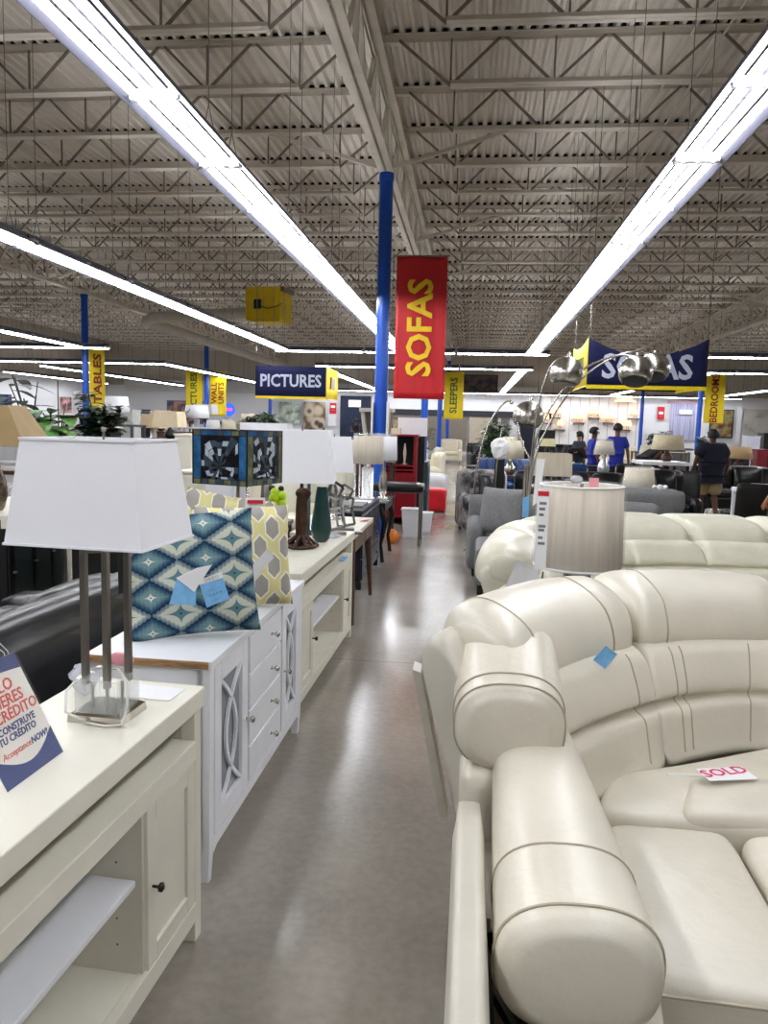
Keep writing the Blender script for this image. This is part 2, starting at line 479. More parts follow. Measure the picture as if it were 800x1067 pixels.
cross = [(-5.35, 20.6, 3, 'tube light of the first crossing row over the aisle', 0), (-17.4, 20.7, 3, 'tube light of the crossing row left of tables banner', 0), (5.85, 20.5, 3, 'tube light of the crossing row right of sofas sign', 0),
         (-5.35, 26.0, 3, 'tube light of the second crossing row over the aisle', 1), (-18.0, 26.3, 3, 'tube light of the second crossing row at left', 1), (5.85, 25.9, 3, 'tube light of the second crossing row at right', 1),
         (-9.5, 45.2, 10, 'tube light of the crossing row near the back wall', 1)]
P_near = make_fixture('x'); P_far = make_fixture('x', True); used = {0: False, 1: False}; protos = {0: P_near, 1: P_far}
def put_fix(x, y, rz, lab, f, grp):
    if not used[f]:
        o = protos[f]; used[f] = True; o.location = (x, y, 3.6); o.rotation_euler.z = rz; o['label'] = lab; o['group'] = grp
    else: dup(protos[f], (x, y, 3.6), rz, lab, grp)
for (x, y0, n, lab, f) in rows:
    k = 0
    for i in range(n):
        y = y0+2.44*(i+.5); k += y > 0
        put_fix(x, y, PI/2, lab+(', %s from the camera' % ORD[k-1] if y > 0 else ', behind the camera'), f, lab.replace('tube light', 'tube lights'))
for (x0, y, n, lab, f) in cross:
    for i in range(n): put_fix(x0+2.44*(i+.5), y, 0, lab+', %s from the left' % ORD[i], f, lab.replace('tube light', 'tube lights'))
# ================================================================== cream leather sectional (foreground, right of the aisle)
def smooth_path(pts, k=6):
    """Catmull-Rom through 3-D points"""
    P = [Vector(p) for p in pts]; P = [P[0]*2-P[1]] + P + [P[-1]*2-P[-2]]; out = []
    for i in range(1, len(P)-2):
        for j in range(k):
            t = j/k; a, b_, c, d_ = P[i-1], P[i], P[i+1], P[i+2]
            out.append(.5*((2*b_)+(-a+c)*t+(2*a-5*b_+4*c-d_)*t*t+(-a+3*b_-3*c+d_)*t**3))
    out.append(P[-2]); return out
def resample(path, n):
    d = [0]
    for i in range(1, len(path)): d.append(d[-1]+(path[i]-path[i-1]).length)
    out = []; j = 0
    for i in range(n+1):
        t = d[-1]*i/n
        while j < len(d)-2 and d[j+1] < t: j += 1
        u = (t-d[j])/max(1e-9, d[j+1]-d[j]); out.append(path[j].lerp(path[j+1], u))
    return out
def ss(t): t = max(0, min(1, t)); return t*t*(3-2*t)
def closed_spline(pts, n=40):
    P = [Vector((p[0], p[1], 0)) for p in pts]; N = len(P); out = []
    for i in range(N):
        for j in range(4):
            t = j/4; a, b_, c, d_ = P[(i-1) % N], P[i], P[(i+1) % N], P[(i+2) % N]
            q = .5*((2*b_)+(-a+c)*t+(2*a-5*b_+4*c-d_)*t*t+(-a+3*b_-3*c+d_)*t**3); out.append((q.x, q.y))
    return out
def section_sweep(mb, inner, outer, prof, s0, s1, n=14, round_=.05, shr=.16, mi=0, wr=0):
    """ring profile given as (d, z): d=0 on the inner path, d=1 on the outer path; ends are rounded off"""
    N = len(inner)-1; rings = []
    prof = closed_spline(prof)
    cx = sum(p[0] for p in prof)/len(prof); cz = sum(p[1] for p in prof)/len(prof)
    def at(path, s):
        f = max(0, min(N, s*N)); i = min(N-1, int(f)); return path[i].lerp(path[i+1], f-i)
    mid = [(inner[i]+outer[i])/2 for i in range(N+1)]
    Ltot = sum((mid[i+1]-mid[i]).length for i in range(N)); Ls = (s1-s0)*Ltot
    ts = []
    for i in range(n+1):
        t = i/n; ts.append(.5-.5*math.cos(PI*t)*(1) if True else t)
    ts = sorted(set([0, .012, .035, .07, .12] + [.12+.76*i/n for i in range(1, n)] + [.88, .93, .965, .988, 1]))
    for t in ts:
        s = s0+(s1-s0)*t
        e = min(t, 1-t)*Ls; k = 1
        if e < round_: k = 1-shr*(1-math.sqrt(max(0, 1-(1-e/round_)**2)))
        a, b_ = at(inner, s), at(outer, s)
        ring = []
        for j, (d_, z) in enumerate(prof):
            dd = cx+(d_-cx)*k; zz = cz+(z-cz)*k
            if wr: zz += wr*math.sin(s*37+j*.9)*math.sin(t*PI)
            p = a.lerp(b_, dd); ring.append((p.x, p.y, zz))
        rings.append(ring)
    def dome(i, k):
        rg = rings[i]; c = sum((Vector(p) for p in rg), Vector())/len(rg); c2 = sum((Vector(p) for p in rings[k]), Vector())/len(rg)
        d_ = (c-c2); d_.z = 0; d_.normalize(); o = []
        for f, e in ((.93, .010), (.78, .020), (.5, .028), (.15, .031)): o.append([tuple(c+(Vector(p)-c)*f+d_*e*(round_/.09)) for p in rg])
        return o
    mb.loft(dome(0, 3)[::-1]+rings+dome(-1, -4), mi, True, True)
    return lambda s, d_, z: (lambda p: Vector((p.x, p.y, z)))(at(inner, s).lerp(at(outer, s), d_))
def profile_seam(inner, outer, prof, s, keep, r=.0035, off=.0):
    N = len(inner)-1; f = max(0, min(N, s*N)); i = min(N-1, int(f)); a = inner[i].lerp(inner[i+1], f-i); b_ = outer[i].lerp(outer[i+1], f-i)
    out = []
    pr = closed_spline(prof); cx = sum(p[0] for p in pr)/len(pr); cz = sum(p[1] for p in pr)/len(pr)
    for (d_, z) in pr:
        if keep(d_, z): out.append((lambda p: (p.x, p.y, cz+(z-cz)*(1+off)))(a.lerp(b_, cx+(d_-cx)*(1+off))))
    return out

SEC = thing('sectional_sofa', 'large cream leather reclining sectional curving round at the right foreground, with a SOLD tag', 'sofa', (0, 0, 0))
crest = resample(smooth_path([(-.06, 2.52, 0), (.05, 2.78, 0), (.18, 3.02, 0), (.34, 3.24, 0), (.55, 3.40, 0), (.78, 3.51, 0), (1.02, 3.56, 0), (1.3, 3.55, 0), (1.6, 3.47, 0), (1.9, 3.3, 0), (2.15, 3.0, 0), (2.3, 2.6, 0)]), 60)
base_ = resample(smooth_path([(.26, 2.30, 0), (.38, 2.48, 0), (.52, 2.66, 0), (.68, 2.82, 0), (.86, 2.98, 0), (1.04, 3.09, 0), (1.22, 3.15, 0), (1.42, 3.12, 0), (1.6, 3.02, 0), (1.74, 2.88, 0), (1.84, 2.7, 0), (1.9, 2.45, 0)]), 60)
# the crest sits at d = 1, the seat line at d = 0; the outer back hangs at d ~ 1.35
roll = [(.42, .845), (.40, .93), (.52, 1.03), (.78, 1.085), (1.05, 1.10), (1.27, 1.06), (1.36, .96), (1.30, .86), (.95, .81), (.6, .80)]
lumb = [(-.02, .44), (.0, .50), (.04, .575), (.08, .632), (.175, .648), (.20, .662), (.145, .69), (.22, .78), (.33, .845), (.6, .86), (.75, .75), (.6, .50), (.3, .40)]
shell = [(.15, .12), (.38, .5), (.8, .86), (1.08, .99), (1.26, .97), (1.27, .87), (.92, .5), (.60, .10), (.35, .07)]
class SeamSet:
    def tube(s, pts, r, n=5): MB().tube(pts, r, n).build('piping', M_leather_s, SEC)
    def build(s, *a): pass
seams = SeamSet()
segs = [(0.0, .34, 'near'), (.345, .575, 'mid'), (.58, .80, 'corner'), (.805, 1.0, 'far')]
sh = MB(); section_sweep(sh, base_, crest, shell, .005, 1.0, 30, .02, .05); o = sh.build('back_shell', M_leather_back, SEC)
for a, b2, nm in segs:
    h_ = MB(); section_sweep(h_, base_, crest, [(p_, z-(.022 if nm == 'near' else .008 if nm == 'mid' else 0)) for p_, z in roll], a+(.055 if nm == 'near' else 0), b2, 16, .09, .30, wr=.0015)
    o = h_.build('headrest', M_leather, SEC)
    l_ = MB(); section_sweep(l_, base_, crest, lumb, a, b2, 16, .06, .12, wr=.0015)
    o = l_.build('back_cushion', M_leather, SEC)
for s in (.105, .285, .395, .76):
    pts = profile_seam(base_, crest, [(p_, z-(.022 if s < .34 else .008)) for p_, z in roll], s, lambda d_, z: z > .845 and d_ < 1.34, off=.012)
    pts.sort(key=lambda p: 0) if False else None
    # rotate so that the open run is contiguous
    k = max(range(len(pts)), key=lambda i: (Vector(pts[i])-Vector(pts[i-1])).length); pts = pts[k:]+pts[:k]
    seams.tube(pts, .0035, 5)
for s in (.30, .39, .41, .53):
    pts = profile_seam(base_, crest, lumb, s, lambda d_, z: d_ < .36 and .47 < z < .85, off=.012)
    k = max(range(len(pts)), key=lambda i: (Vector(pts[i])-Vector(pts[i-1])).length); pts = pts[k:]+pts[:k]
    seams.tube(pts, .003, 5)

# upper arm roll, between the armrest and the end of the back
def bolster(mb, path, wl, wr_, hs, zc, n=20, flat=0.0, drop=0.0, squash=2.4):
    """armrest pad: superellipse sections along a path; wl/wr_ half widths per point, hs half heights, zc centre heights"""
    rings = []; P = path; m = len(P)
    for i, p in enumerate(P):
        t = (P[min(i+1, m-1)]-P[max(i-1, 0)]).normalized(); sd = Vector((t.y, -t.x, 0)).normalized(); ring = []
        for k in range(n*2):
            a = 2*PI*k/(n*2); ca, sa = math.cos(a), math.sin(a)
            x = math.copysign(abs(ca)**(2/squash), ca); z = math.copysign(abs(sa)**(2/squash), sa)
            ww = wl[i] if x > 0 else wr_[i]
            ring.append((p.x-sd.x*x*ww, p.y-sd.y*x*ww, zc[i]+z*hs[i]))
        rings.append(ring)
    def dome(rg, sgn):
        c = sum((Vector(p) for p in rg), Vector())/len(rg); d_ = (P[-1]-P[-2]).normalized() if sgn > 0 else (P[0]-P[1]).normalized(); o = []
        for f, e in ((.95, .008), (.82, .012), (.5, .015), (.15, .016)): o.append([tuple(c+(Vector(p)-c)*f+d_*e) for p in rg])
        return o
    mb.loft(dome(rings[0], -1)[::-1]+rings+dome(rings[-1], 1), 0, True, True); return rings
def arm_pad(name, p0, p1, w0, w1, h0, h1, z0, z1, rnd=.08, bow=.03, sq=2.5, n=22):
    """from far end p0 to near end p1, with a nearly flat rounded near face"""
    mb = MB(); P = []; wl = []; ww = []; hs = []; zc = []
    p0, p1 = Vector((*p0, 0)), Vector((*p1, 0)); L = (p1-p0).length; d_ = (p1-p0).normalized()
    ts = [0, .01, .03, .07, .12, .2, .3, .4, .5, .6, .7, .78, .85, .9, .94, .965, .982, .993, 1]
    for t in ts:
        e0 = t*L; e1 = (1-t)*L; k = 1
        if e0 < rnd*1.3: k = math.sqrt(max(.05, 1-(1-e0/(rnd*1.3))**2))
        if e1 < rnd*.5: k = .86+.14*math.sqrt(max(0, 1-(1-e1/(rnd*.5))**2))
        bb = 1+bow*math.sin(t*PI)
        P.append(p0+d_*e0); w_ = (w0+(w1-w0)*t)*bb*k; wl.append(w_); ww.append(w_); hs.append((h0+(h1-h0)*t)*(k if e0 < rnd*1.3 else k)); zc.append(z0+(z1-z0)*t)
    r = bolster(mb, P, wl, ww, hs, zc, n, squash=sq)
    return mb, r
mb, r = arm_pad('u', (.155, 2.86), (.155, 2.34), .18, .172, .15, .14, .905, .775, rnd=.05)
o = mb.build('upper_arm_pad', M_leather, SEC)
def ring_seam(ring, k0, k1, grow=1.012, rad=.0035):
    c = Vector((0, 0, 0))
    for p in ring: c += Vector(p)
    c /= len(ring); n = len(ring); pts = []
    for k in range(k0, k1+1): pts.append(c+(Vector(ring[k % n])-c)*grow)
    seams.tube(pts, rad, 5)
ring_seam(r[15], -6, 28); ring_seam(r[12], -4, 26)
# main armrest
mb, r = arm_pad('a', (.245, 2.76), (.268, 1.50), .12, .178, .09, .138, .655, .59, rnd=.10, bow=.04)
o = mb.build('armrest', M_leather, SEC)
ring_seam(r[15], -6, 28, 1.008, .004); ring_seam(r[11], -3, 25, 1.006, .0035); ring_seam(r[4], -2, 24, 1.01, .003)
a_ = MB(); a_.soft((.36, 2.15, .30), (.20, 1.30, .46), .05, (.01, 0, 0)); a_.build('arm_side', M_leather, SEC)
a_ = MB(); a_.soft((.07, 2.47, .52), (.13, .30, .24), .035, (0, .01, .01)); a_.build('arm_block', M_leather, SEC)
# open recliner side panel with its metalwork
a_ = MB(); a_.soft((.035, 1.55, .36), (.086, 1.14, .60), .03, (0, 0, 0), n=10); a_.build('side_panel', M_leather_back, SEC)
a_ = MB()
a_.bar((.15, 1.35, .25), (.20, 2.0, .50), .035); a_.bar((.13, 1.9, .22), (.21, 1.4, .42), .03); a_.bar((.10, 1.3, .15), (.10, 2.3, .15), .04)
a_.bar((.16, 2.1, .15), (.16, 2.1, .56), .03); a_.bar((.09, 1.6, .12), (.24, 1.6, .5), .028); a_.bar((.09, 1.75, .5), (.24, 1.45, .3), .02)
a_.build('recliner_mechanism', M_black, SEC)
a_ = MB(); a_.soft((.18, 1.13, .42), (.17, .24, .30), .05, (0, 0, .01)); a_.build('footrest_end', M_leather, SEC)
MB().box(.09, 1.2, .10, .30, 2.35, .13).box(.24, 1.2, .13, .27, 2.35, .34).build('plywood_base', mat('olive_board', '8a7d5c', .7), SEC)
# seats: left seat, wedge, next seat
def seat_block(name, poly, z0, z1, r=.045, puff=.02, m=M_leather, pleat=0):
    """cushion over a quad poly (4 corners, ccw)"""
    q = [Vector((*p, 0)) for p in poly]; n = 16
    cs = MB(); top = []
    def P(u, v, z):
        a = q[0].lerp(q[1], u); b_ = q[3].lerp(q[2], u); p = a.lerp(b_, v); return Vector((p.x, p.y, z))
    cen = P(.5, .5, 0)
    rings = []
    def outline(inset, z):
        o = []
        k = [0, .02, .06, .14, .3, .5, .7, .86, .94, .98]
        for (ax, rng) in ((0, k), (1, k), (2, k), (3, k)):
            for t in rng:
                u, v = ((t, 0), (1, t), (1-t, 1), (0, 1-t))[ax]
                # round the corners
                cu, cv = u-.5, v-.5; L_ = (abs(2*cu)**9+abs(2*cv)**9)**(1/9); u2, v2 = .5+cu/L_*.998, .5+cv/L_*.998
                p = P(u2, v2, z); o.append(p+(cen-p).normalized()*inset*1.1)
        return o
    for inset, dz in ((.01, 0), (0, .02)): rings.append([(p.x, p.y, z0+dz) for p in outline(inset, 0)])
    for a in range(0, 7):
        an = a/6*PI/2; ins = r*(1-math.cos(an)); z = z1-r+r*math.sin(an); rings.append([(p.x, p.y, z) for p in outline(ins, 0)])
    base = outline(r, 0)
    for f in (.85, .65, .4, .18, .03):
        rings.append([((cen+(p-cen)*f).x, (cen+(p-cen)*f).y, z1+puff*(1-f*f)) for p in base])
    cs.loft(rings, 0, True, True)
    return cs.build(name, m, SEC)
seat_block('seat_cushion', [(.42, 1.68), (.845, 1.66), (.86, 2.42), (.47, 2.42)], .30, .475, puff=.015)
seat_block('seat_cushion', [(.86, 1.66), (1.7, 1.64), (1.62, 2.44), (.875, 2.42)], .30, .475, puff=.018)
seat_block('wedge_cushion', [(.44, 2.43), (1.42, 2.45), (1.36, 3.16), (.54, 2.74)], .30, .485, puff=.012)
seat_block('wedge_pad', [(.71, 2.435), (1.38, 2.47), (1.34, 2.86), (.80, 2.72)], .43, .505, puff=.02)
seat_block('seat_cushion', [(1.41, 2.3), (1.85, 2.1), (1.95, 2.7), (1.40, 3.1)], .30, .49, puff=.02)
a_ = MB(); a_.soft((1.03, 1.74, .19), (1.3, .12, .27), .035, (0, .008, 0)); a_.build('front_rail', M_leather, SEC)
a_ = MB(); a_.box(.42, 1.75, .06, 1.7, 2.9, .31); a_.build('seat_deck', M_leather_back, SEC)
for x, y in ((.10, 2.5), (.2, 3.1), (.45, 1.85), (1.2, 1.85)):
    MB().box(x-.03, y-.03, 0, x+.03, y+.03, .14).build('leg', M_black, SEC)
seams.tube([(.45, 1.665, .452), (.7, 1.652, .454), (.84, 1.648, .452)], .005, 5); seams.tube([(.88, 1.65, .452), (1.3, 1.64, .454), (1.68, 1.63, .452)], .005, 5)
seams.build('piping', M_leather_s, SEC)
# back panel strip hanging behind the near end
MB().prism([(-.06, .30), (-.03, .30), (-.145, .84), (-.175, .85)], (0, 2.66, 0), (1, 0, 0), (0, 0, 1), (0, .10, .0)).build('rear_flap', M_leather_back, SEC)

def card(name, label, cat, pts, m, th=.0015, group=None, extra=None):
    """flat card from 4 world points (bl, br, tr, tl) as a thing"""
    p = [Vector(q) for q in pts]; c = sum(p, Vector())/len(p); N = (p[1]-p[0]).cross(p[3]-p[0]).normalized()
    a = [q-c-N*th for q in p]; b_ = [q-c+N*th for q in p]; n = len(p)
    o = MB().add(a+b_, [tuple(range(n-1, -1, -1)), tuple(range(n, 2*n))]+[(i, (i+1) % n, n+(i+1) % n, n+i) for i in range(n)]).build(name, m, None, loc=c)
    if label: tag(o, label, cat, group)
    return o, c, N
# SOLD tag with its string tie
t = thing('sold_tag', 'white SOLD tag with pink lettering and tie lying on the cream seat', 'tag', (.90, 2.67, .535), math.radians(14))
MB().box(-.055, -.04, -.001, .125, .055, .001).build('tag_card', M_paper, t)
MB().tube([(-.055, 0, 0), (-.12, .012, .001), (-.18, .02, 0)], .0035, 5).build('tie', M_paper, t)
M_pinkink = mat('pink_ink', 'e0346a', .6)
text('SOLD', .072, M_pinkink, t, frame((.035, .018, .0025), (1, .15, 0), (-.15, 1, 0)), .0003, bold=.001)
c0 = aty(627, 680, 3.0)
o, c, N = card('price_tag', 'small light blue tag tucked into the cream sofa back', 'tag', [(.485, 2.86, .865), (.535, 2.885, .825), (.585, 2.93, .87), (.535, 2.89, .912)], M_bluetag)
# ================================================================== left row of cabinets (fronts face the aisle, +x)
M_creamtop = mat('cream_top', 'e6e2d2', .35, var=.02)
M_inner = mat('cream_inner', 'd6d0c0', .55, var=.03)
def media_stand(name, label, loc, rz, L, doors=('far',), group=None, near_post=True):
    """cream open-shelf media stand; local y runs 0 (far end) to -L (near end), x=0 is the front"""
    t = thing(name, label, 'media stand', loc, rz, group)
    D = .40
    MB().box(-D, -L, .795, .012, .0, .86).build('top', M_creamtop, t, bevel=.004)
    for y in (-.055, -L+.005):
        b = MB()
        b.box(-.05, y, 0, 0, y+.05, .795); b.box(-D, y, 0, -D+.05, y+.05, .795)
        b.box(-D+.05, y+.012, .10, -.05, y+.038, .795)
        b.build('end_frame', M_cream, t, bevel=.003)
    MB().box(-D+.01, -L+.02, .63, .004, -.05, .695).build('shelf', M_creamtop, t, bevel=.003)
    MB().box(-D+.01, -L+.02, .105, -.002, -.05, .135).build('bottom_board', M_creamtop, t)
    MB().box(-.03, -L+.05, .075, .002, -.05, .14).build('bottom_rail', M_cream, t, bevel=.002)
    MB().box(-D, -L+.02, .12, -D+.012, -.03, .79).build('back_panel', M_inner, t)
    ends = []
    if 'far' in doors: ends.append((-.38, -.055))
    if 'near' in doors: ends.append((-L+.055, -L+.38))
    for (y0, y1) in ends:
        ins = y0 if y1 > -.1 else y1
        MB().box(-D+.012, ins-.012, .135, -.012, ins+.012, .63).build('divider', M_inner, t)
        d = MB(); st = .055
        d.box(-.024, y0, .14, 0, y0+st, .625); d.box(-.024, y1-st, .14, 0, y1, .625)
        d.box(-.024, y0+st, .14, 0, y1-st, .14+st); d.box(-.024, y0+st, .625-st, 0, y1-st, .625)
        d.box(-.018, y0+st, .19, -.010, y1-st, .575)
        dr = d.build('door', M_cream, t, bevel=.002)
        ky = y0+st*.5 if y1 > -.1 else y1-st*.5
        k = MB(); k.lathe([(.004, 0), (.005, .018), (.013, .022), (.014, .030), (.006, .035)], (0, 0, 0), 14)
        ko = k.build('knob', M_black, dr); ko.location = (0, ky, .385); ko.rotation_euler = (0, PI/2, 0)
    y0, y1 = (-L+.39 if 'near' in doors else -L+.05), (-.395 if 'far' in doors else -.06)
    MB().box(-D+.02, y0, .405, -.03, y1, .425).build('adjustable_shelf', M_white, t, bevel=.003)
    h = MB()
    if 'far' in doors:
        for z in (.22, .30, .47, .55): h.ball((-.09, y1+.004, z), .0035, 6, 4)
        h.build('peg_hole', M_black, t)
    return t
media_stand('media_stand', 'cream open-shelf media stand nearest the camera, with a framed door and black knob', (-.838, 2.335, 0), math.radians(-3.2), 1.75)
st2 = media_stand('media_stand', 'cream media stand beyond the white sideboard, bronze tree lamp on top', (-.905, 6.02, 0), math.radians(-1), 1.80, ('far', 'near'))

# white sideboard
SB = thing('sideboard', 'white sideboard with curved lattice glass doors and silver knobs, pillows on top', 'sideboard', (-.885, 4.05, 0), math.radians(-.6))
L = 1.46; D = .47
MB().box(-D, -L-.01, .825, .012, .01, .86).build('top', M_white, SB, bevel=.005)
MB().box(-D+.02, -L-.014, .83, -.0, -L-.008, .857).build('wood_strip', M_bamboo, SB)
b = MB(); b.box(-D, -L, .12, -.025, -L+.02, .825); b.box(-D, -.02, .12, -.025, 0, .825); b.box(-D, -L, .12, -D+.01, 0, .825); b.box(-D, -L, .12, -.02, 0, .14)
b.box(-.30, -L+.02, .14, -.045, -L+.5, .16); b.box(-D+.01, -.98, .14, -.03, -.96, .825); b.box(-D+.01, -.44, .14, -.03, -.42, .825)
b.build('carcass', M_white, SB)
for y in (-L, -.05):
    for x in (-D, -.05):
        g = MB(); g.frustum((x+.025, y+.025, 0), (.034, .034), (.05, .05), .14); g.box(x, y, .14, x+.05, y+.05, .825); g.build('leg', M_white, SB, bevel=.003)
g = MB(); pts = []
for i in range(17):
    t = i/16; y = -L+.05+t*(L-.10); pts.append((y, .14-.045*(1-(2*t-1)**2)*0-.03+.025*(abs(2*t-1)**4)*-1))
poly = [(-L+.05, .10), (-L+.09, .115), (-.09, .115), (-.05, .10), (-.05, .16), (-L+.05, .16)]
g.prism([(y, z) for y, z in poly], (-.022, 0, 0), (0, 1, 0), (0, 0, 1), (.02, 0, 0)); g.build('apron', M_white, SB)
M_mesh = mat('grey_glass', '8c9198', .18, var=.12, scale=4)
def lattice_door(y0, y1, knob_near):
    st = .075; z0, z1 = .165, .815
    d = MB(); d.box(-.022, y0, z0, 0, y0+st, z1); d.box(-.022, y1-st, z0, 0, y1, z1); d.box(-.022, y0+st, z0, 0, y1-st, z0+st); d.box(-.022, y0+st, z1-st, 0, y1-st, z1)
    dr = d.build('door', M_white, SB, bevel=.003)
    MB().box(-.020, y0+st, z0+st, -.016, y1-st, z1-st).build('door_glass', M_mesh, dr)
    l = MB(); a0, a1 = y0+st, y1-st; b0, b1 = z0+st, z1-st; w_ = a1-a0
    for sgn in (1, -1):
        pts = []
        for i in range(25):
            t = i/24; z = b0+(b1-b0)*t
            off = math.cos(t*PI*3)*.5 if False else (1-2*abs(2*t-1)**1.0)
            # curves start at opposite lower corners, cross, bulge in the middle, cross again
            s_ = .5+sgn*.5*(-math.cos(t*2*PI)*1.0 if (t < .0) else (.28 - .78*abs(2*t-1)**1.6*1.0 + 0))
            s_ = .5+sgn*(.24-.74*abs(2*t-1)**2.0)
            pts.append((-.007, a0+w_*max(.0, min(1, s_)), z))
        for i in range(24):
            p, q = Vector(pts[i]), Vector(pts[i+1]); t_ = (q-p).normalized(); n_ = Vector((0, -t_.z, t_.y))*.008
            l.add([p-n_-Vector((.006, 0, 0)), p+n_-Vector((.006, 0, 0)), q+n_-Vector((.006, 0, 0)), q-n_-Vector((.006, 0, 0)),
                   p-n_+Vector((.006, 0, 0)), p+n_+Vector((.006, 0, 0)), q+n_+Vector((.006, 0, 0)), q-n_+Vector((.006, 0, 0))],
                  [(0, 1, 2, 3), (4, 5, 6, 7), (0, 1, 5, 4), (1, 2, 6, 5), (2, 3, 7, 6), (3, 0, 4, 7)])
    l.build('lattice', M_white, dr)
    return dr
def round_knob(par, y, z, m=M_silver):
    k = MB(); k.lathe([(.008, 0), (.006, .004), (.005, .016), (.011, .020), (.0155, .027), (.013, .035), (.005, .039)], (0, 0, 0), 16)
    o = k.build('knob', m, par); o.location = (0, y, z); o.rotation_euler = (0, PI/2, 0)
M_knob = mat('polished_nickel', 'c9c5c0', .15, 1, var=0)
d1 = lattice_door(-1.40, -.99, True); round_knob(d1, -1.03+.015, .47, M_knob)
d2 = lattice_door(-.41, -.05, True); round_knob(d2, -.375, .47, M_knob)
zs = [.165, .325, .485, .645, .815]
for i in range(4):
    dr = MB().box(-.022, -.96, zs[i]+.004, .0, -.44, zs[i+1]-.004).build('drawer', M_white, SB, bevel=.004)
    round_knob(dr, -.62, (zs[i]+zs[i+1])/2, M_knob)
t = thing('hang_tag', 'small white paper tag hanging from the top drawer knob of the white sideboard', 'tag', (-.86, 3.43, .66), 0)
MB().box(0, -.012, 0, .002, .012, .045).build('tag_card', M_paper, t); MB().tube([(.0, 0, .045), (.0, 0, .075)], .001, 4).build('tie', M_paper, t)

# ---------------------------------------------------------------- pillows
def pillow_mesh(w_, h_, th, m, ear=.05):
    mb = MB(); N = 22
    def f(sgn):
        def g(u, v):
            a, b_ = 2*u-1, 2*v-1
            ex = 1-ear*(1-b_*b_)*1.0; ez = 1-ear*(1-a*a)*1.0
            # outline pinched between the corners
            x = a*w_/2*(1-ear*(1-b_*b_)*abs(a)); z = b_*h_/2*(1-ear*(1-a*a)*abs(b_))
            k = max(0, (1-a**4)*(1-b_**4)); y = sgn*th/2*k**.55
            y += sgn*.006*math.sin(9*a+4*b_)*k
            return (x, y, z+h_/2*.96)
        return g
    mb.grid(f(-1), N, N); mb.grid(f(1), N, N); return mb
def ikat():
    m, nt, b = newmat('teal_ikat'); _, (X, Y, Z) = coords(nt)
    ns = nt.nodes.new('ShaderNodeTexNoise'); ns.inputs['Scale'].default_value = 110; nt.links.new(coords(nt)[0], ns.inputs[0])
    jit = (E(nt, ns.outputs[0])-.5)*.10
    # jagged (woven) steps
    du = (((X+.275)/.215).fr()-.5).abs(); dv = (((Z+.05)/.138).fr()-.5).abs()
    zig = (((X*62.0).fr()-.5).abs()-.25)*.07
    s = du*1.0+dv*1.0+zig+jit*.6
    sA = (du.sqrt()+dv.sqrt()); sB = ((du*-1.0+.5).sqrt()+(dv*-1.0+.5).sqrt())
    c = ramp(nt, s, [(0, '6f8f95'), (.22, '5e8087'), (.30, '43626e'), (.36, '1d4a66'), (.42, '0d2846'), (.47, '123a58'), (.50, '6c7f84'), (.56, '8f9a98'), (.62, 'c7cbb9'), (.84, 'cfd2bf'), (1, 'cfd2bf')], True)
    c = mixc(nt, sA.lt(.40), c, 'd6d8c6'); c = mixc(nt, (du+dv).lt(.022), c, '12304a')
    c = mixc(nt, sB.lt(.56), c, '5c7f86'); c = mixc(nt, ((du*-1.0+.5)+(dv*-1.0+.5)).lt(.03), c, '0f2c48')
    nt.links.new(c, b.inputs['Base Color']); b.inputs['Roughness'].default_value = .9
    n2 = nt.nodes.new('ShaderNodeTexNoise'); n2.inputs['Scale'].default_value = 500; nt.links.new(coords(nt)[0], n2.inputs[0])
    bp = nt.nodes.new('ShaderNodeBump'); bp.inputs['Strength'].default_value = .25; bp.inputs['Distance'].default_value = .003
    nt.links.new(n2.outputs[0], bp.inputs['Height']); nt.links.new(bp.outputs[0], b.inputs['Normal']); return m
def hexmat():
    m, nt, b = newmat('yellow_hexagon'); _, (X, Y, Z) = coords(nt)
    a, h_ = .125, .175
    def hx(ox, oz):
        x = (((X+ox)/a).fr()-.5).abs(); z = (((Z+oz)/h_).fr()-.5).abs()
        return x.mx(x*.55+z*.78)          # elongated hexagon distance
    d = hx(0, 0).mn(hx(a/2, h_/2))
    c = ramp(nt, d, [(0, 'a29d95'), (.235, 'efe9da'), (.285, 'ddd596'), (.42, 'd8ce86')], True)
    nt.links.new(c, b.inputs['Base Color']); b.inputs['Roughness'].default_value = .85; return m
M_ikat, M_hex = ikat(), hexmat()
def pillow(name, label, loc, rz, lean, w_, h_, m, roll=0, th=.15):
    t = thing(name, label, 'pillow', loc, 0); t.rotation_euler = (lean, roll, rz); t.rotation_mode = 'XYZ'
    pillow_mesh(w_, h_, th, m).build('pillow_body', m, t)
    return t
pt = pillow('throw_pillow', 'teal and cream ikat pattern pillow standing at the near end of the sideboard', (-1.045, 2.865, .875), math.radians(24), math.radians(-13), .50, .50, M_ikat, math.radians(-3))
py1 = pillow('throw_pillow', 'yellow and grey hexagon pillow right behind the teal pillow', (-1.0, 3.36, .875), math.radians(32), math.radians(-10), .46, .47, M_hex, 0)
py2 = pillow('throw_pillow', 'yellow and grey hexagon pillow mostly hidden, its top edge beside the lamp shade', (-1.22, 3.60, .875), math.radians(20), math.radians(-8), .44, .50, M_hex, math.radians(10))
